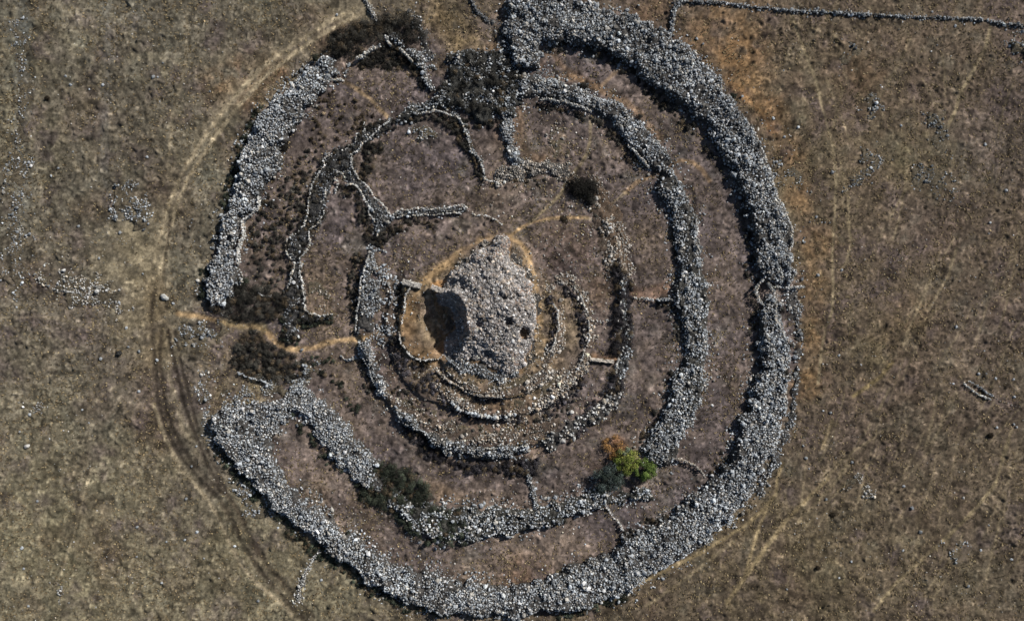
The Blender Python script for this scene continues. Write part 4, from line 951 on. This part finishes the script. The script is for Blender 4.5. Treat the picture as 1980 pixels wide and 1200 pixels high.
thicket("dark weeds on the shadowed side of the terrace curbs around the cairn", [], [[(1064,575,8),(1071,610,9),(1072,640,9),(1062,668,8)], [(1100,556,18),(1118,585,12),(1130,625,9),(1126,665,10)], [(856,765,8),(880,785,9),(905,804,10),(950,812,9),(1000,810,9)], [(848,722,5),(880,749,6),(927,769,6),(970,771,6)], [(1060,795,12),(1100,765,14),(1120,735,10)], [(765,660,14),(775,690,18)]], seed=23, R=(.25, .6), H=(.2, .5), s=.75, dens=.95, col=DKV*.85)
thicket("dark scrub mixed into the stony ground under the round dark bush", [], [[(1150,400,16),(1165,430,16),(1180,460,14),(1195,500,18)], [(1100,350,10),(1060,350,8),(1000,354,8)]], seed=24, R=(.25, .7), H=(.2, .6), s=1.2, dens=.7, col=DK)

thicket("ragged dark brown scrub in the corridor between the pale rubble stretch and the dark bank", [], [[(598,300,30),(570,340,30),(545,390,34),(515,440,40),(500,500,44),(510,545,30)]], seed=25, R=(.25, .7), H=(.2, .55), s=1.15, dens=.5, col=DK*1.1)
thicket("dark scrub trailing along the outer foot of the slanting second ring stretch", [], [[(560,800,10),(600,850,12),(640,890,14),(680,925,18),(720,965,20)], [(640,700,16),(600,690,16),(650,745,20),(690,790,14)]], seed=26, R=(.3, .8), H=(.2, .6), s=1.1, dens=.6, col=DKG)
thicket("dark scrub spotting the terrace between the curbs and the bottom third ring wall", [], [[(765,740,20),(800,775,20),(850,820,18),(920,835,18),(1000,835,22),(1060,815,24),(1110,790,24)]], seed=27, R=(.25, .65), H=(.15, .5), s=1.2, dens=.45, col=DK*1.1)

def bush_mesh(R, H, col, seed, per=420, leaf=.2):
    per = int(per * max(1, R * R * .8))
    rng = np.random.default_rng(seed + 500)
    k = 7
    a = rng.uniform(0, 6.28, k); rr = R * .5 * rng.uniform(.3, 1, k)
    return clumps(np.r_[0, rr * np.cos(a)], np.r_[0, rr * np.sin(a)], np.zeros(k + 1), np.r_[R * .7, rng.uniform(.4, .6, k) * R], np.r_[H, H * rng.uniform(.6, .95, k)], np.tile(np.array(col), (k + 1, 1)) * np.exp(rng.normal(0, .22, (k + 1, 1))), rng, per // 4, leaf)
def bush(px, py, R, H, label, col=DK, seed=0, group=None, lift=0.):
    V, F, C = bush_mesh(R, H, np.array(col) * .75, seed)
    X_, Y_ = at(px, py, H * .5)
    o = raw_mesh("bush", V, F, C, M_LEAF, loc=(X_, Y_, float(gh(X_, Y_)) + lift))
    return tag(o, label, "bush", group)
bush(1126, 362, 5.0, 2.8, "biggest round dark bush, beside the footpath at the third ring's top", DK*.5, 1)
bush(1142, 388, 1.8, 1.3, "dark bush clinging to the lower side of the biggest round one", DK, 2)
bush(1330, 247, 1.1, 1.0, "small round dark bush alone in the corridor between second and outer rings", DK, 3)
bush(1450, 247, 1.1, 1.0, "round dark bush on the outer edge of the outer ring's upper arc", DK, 4, lift=.8)
bush(1235, 226, 1.0, .9, "small dark bush on the second ring above its second step", DK, 5, lift=.6)
bush(1130, 167, 1.6, 1.1, "dark oval bush on the outer lip of the second ring's upper arc", DK, 6, lift=.3)
bush(603, 1011, 1.2, 1.0, "small dark green bush growing in the outer ring's lower slope", DKG, 7, lift=1.0)
bush(673, 1034, 1.0, .9, "small dark bush at the inner toe of the outer ring near the lower slope bush", DKG, 8)
bush(1516, 720, 1.3, 1.0, "round dark bush growing on the outer ring midway down its outer edge", DK, 9, lift=1.0)
bush(1525, 668, .9, .8, "small black bush just above the round one on the outer ring", DK, 10, lift=.6)
bush(1512, 598, 1.1, .9, "dark bush in the angle under the small stone loop", DK, 11, lift=.4)
bush(1443, 532, 1.1, .8, "dark flattened bush inside the outer ring by the small loop", DK, 12)
bush(1417, 187, 1.3, 1.0, "dark bush spilling from the upper outer edge beside the orange grass", DKG, 13, lift=.5)
bush(610, 112, 1.3, 1.1, "dark green bush capping the tip of the pale rubble stretch", DKG, 14, lift=.8)
bush(388, 570, 1.5, 1.2, "dark green bush at the outside of the ring end by the track", DKG, 15)
bush(470, 545, 1.6, 1.3, "grey-green bush hugging the pale inner edge at the ring end", DKG*1.4, 16)
bush(815, 130, 1.2, 1.0, "dark bush at the foot of the peaked wall's right flank", DK, 17)
bush(1297, 722, 1.0, .8, "black bush in a dent of the second ring's long arc", DK, 18)
bush(1343, 718, .9, .8, "small dark bush seated on top of the second ring's long arc", DK, 19, lift=.9)
bush(545, 260, .9, .7, "small dark bush at the inner foot of the pale rubble stretch", DK, 20)
bush(548, 285, 1.5, 1.1, "black bush in the notch of the pale rubble stretch's inner edge", DK*.8, 21)
bush(828, 1048, 1.3, 1.0, "dark bush under the shrub-grown lower second ring", DK, 22)
bush(1225, 135, 1.2, .9, "dark bush under the outer ring near the short pale footpath", DK, 23)
bush(1582, 1098, .8, .6, "low brown weed bush alone on the lower plain", BRN*.6, 24)
bush(1610, 995, 1.1, .7, "dark brown weed clump on the plain near the faint trails", BRN*.5, 25)
bush(1915, 842, 1.0, .7, "dark weed clump below the lone trench", BRN*.5, 26)
bush(92, 190, 1.0, .7, "dark weed clump in the brown upper plain far from the ring", BRN*.5, 27)
bush(1090, 425, 1.6, .5, "brownish-black flat scrub patch on the dark plot within the third ring", BRN*.6, 28)
bush(786, 215, .9, .7, "dark bush beside the stone edge where the bank begins", DK, 30)
bush(1255, 905, .8, .6, "low dark bush on the second ring's end right of the green trees", DKG, 31)

# trees: trunk, limbs and a crown of leaf clumps
def tube(p0, p1, r0, r1, n=8):
    p0, p1 = np.array(p0, float), np.array(p1, float); d = p1 - p0; d /= np.linalg.norm(d)
    a = np.cross(d, [0.3, 1, .2]); a /= np.linalg.norm(a); b = np.cross(d, a); t = np.arange(n) * 2 * np.pi / n
    ring = lambda p, r: p + r * (np.cos(t)[:, None] * a + np.sin(t)[:, None] * b)
    V = np.vstack([ring(p0, r0), ring((p0 + p1) / 2 + a * r0 * .3, (r0 + r1) / 2), ring(p1, r1)]); F = []
    for k in range(2):
        for i in range(n):
            j = (i + 1) % n; F += [(k*n+i, k*n+j, (k+1)*n+j), (k*n+i, (k+1)*n+j, (k+1)*n+i)]
    return V, np.array(F), np.array([.07, .055, .04])
def tree(px, py, R, H, label, col, col2, seed, nl=26, per=120, leaf=.24, name="tree", cat="tree"):
    rng = np.random.default_rng(seed + 700)
    X_, Y_ = at(px, py, H * .7)
    e = empty(name, (X_, Y_, float(gh(X_, Y_)) - .05), label, cat, None)
    th = H * .42; ps = [tube((0, 0, 0), (.1, .05, th), .22 * H / 4, .13 * H / 4)]
    cen = []
    for k in range(nl):
        a = rng.uniform(0, 6.28); rr = R * math.sqrt(rng.uniform(0, 1)) * .82
        zz = th * .75 + (H - th * .9) * (1 - (rr / R) ** 2) * rng.uniform(.55, .9)
        cen.append((rr * math.cos(a), rr * math.sin(a), zz))
    for c in cen[:10]: ps.append(tube((.05, .03, th * rng.uniform(.6, 1)), c, .08 * H / 4, .025))
    V, F, C = merge(ps); raw_mesh("trunk", V, F, C, M_LEAF, e)
    cen = np.array(cen); n = len(cen)
    rs = rng.uniform(.18, .38, n) * R
    cols = np.where(rng.random((n, 1)) < .6, np.array(col)[None], np.array(col2)[None]) * np.exp(rng.normal(0, .18, (n, 1)))
    out = []
    for sgn in (1, -1):
        V, F, C = clumps(cen[:, 0], cen[:, 1], np.zeros(n), rs, rs * .8, cols, rng, per, leaf)
        V[:, 2] = V[:, 2] * sgn + np.repeat(cen[:, 2], per * 3)
        out.append((V, F, C))
    V, F, C = merge(out); raw_mesh("crown", V, F, C, M_LEAF, e)
tree(1212, 892, 3.5, 3.8, "bright yellow-green leafy tree, the middle of the clump by the second ring's end", (.17, .21, .045), (.22, .23, .06), 1, nl=30)
tree(1246, 911, 3.2, 3.6, "fresh green leafy tree nearest the long second ring arc", (.11, .16, .04), (.08, .12, .035), 2, nl=28)
tree(1176, 926, 4.4, 3.6, "dark grey-green round tree at the near corner of the green clump", (.035, .048, .04), (.07, .09, .085), 3, nl=36)
tree(1190, 864, 3.6, 1.8, "orange-brown withered shrub behind the bright green trees", (.34, .19, .07), (.24, .13, .055), 4, nl=22, per=70, name="withered_shrub", cat="shrub")
tree(1208, 876, 1.9, 2.8, "small pale silvery green shrub between the orange shrub and the bright tree", (.20, .24, .18), (.14, .18, .12), 5, nl=10, per=60, name="shrub", cat="shrub")

# dry grass tufts and dark weeds over the whole plain
def tufts(n, size, hgt, colA, colB, seed, name, label, densf, blades=5):
    rng = np.random.default_rng(seed)
    x = rng.uniform(-131, 131, n); y = rng.uniform(-80, 80, n)
    m = rng.random(n) < densf(x, y); x, y = x[m], y[m]; n = len(x)
    z = gh(x, y)
    a = rng.uniform(0, 6.28, (n, blades)); L = size * rng.uniform(.5, 1.3, (n, blades)); hh = hgt * rng.uniform(.4, 1.2, (n, blades))
    B = np.stack([x, y, z], 1)[:, None, :] + np.zeros((n, blades, 3))
    dx, dy = np.cos(a), np.sin(a); w = L * .32
    p1 = B + np.stack([-dy * w, dx * w, np.zeros_like(w)], 2); p2 = B + np.stack([dy * w, -dx * w, np.zeros_like(w)], 2)
    p3 = B + np.stack([dx * L, dy * L, hh], 2)
    V = np.stack([p1, p2, p3], 2).reshape(-1, 3)
    k = rng.random((n, 1)); c = (colA[None] * k + colB[None] * (1 - k)) * np.exp(rng.normal(0, .3, (n, 1)))
    o = raw_mesh(name, V, np.arange(len(V)).reshape(-1, 3), np.repeat(c, blades * 3, axis=0), M_LEAF)
    tag(o, label, "grass", kind="stuff")
def onpath(x, y):
    q = np.zeros(x.shape)
    for P, w, c, s_, d in PATHW:
        m = (x > P[:, 0].min() - w) & (x < P[:, 0].max() + w) & (y > P[:, 1].min() - w) & (y < P[:, 1].max() + w)
        if m.any(): q[m] = np.maximum(q[m], (sd_line(x[m], y[m], P, [w] * len(P)) > -.1) * s_)
    return q
tufts(95000, .32, .28, lin(126, 114, 88) * 1.45, lin(98, 84, 64) * 1.3, 1, "dry_grass", "tufts of dry straw-coloured grass over the plain and between the rings",
      lambda x, y: np.clip(.5 + fbm(x, y, 9, 33, 3), 0, 1) * (1 - onpath(x, y)))
tufts(60000, .26, .36, np.array([.055, .047, .034]), np.array([.085, .066, .042]), 2, "dark_weeds", "small dark dried weeds speckling the plain and the plots",
      lambda x, y: np.clip(.28 + 1.0 * fbm(x, y, 7, 36, 3), 0, 1) * (1 - onpath(x, y)) * np.where(sd_poly(x, y, RING_W) > 0, 1.0, .75))
print("built", len(bpy.data.objects), "objects")
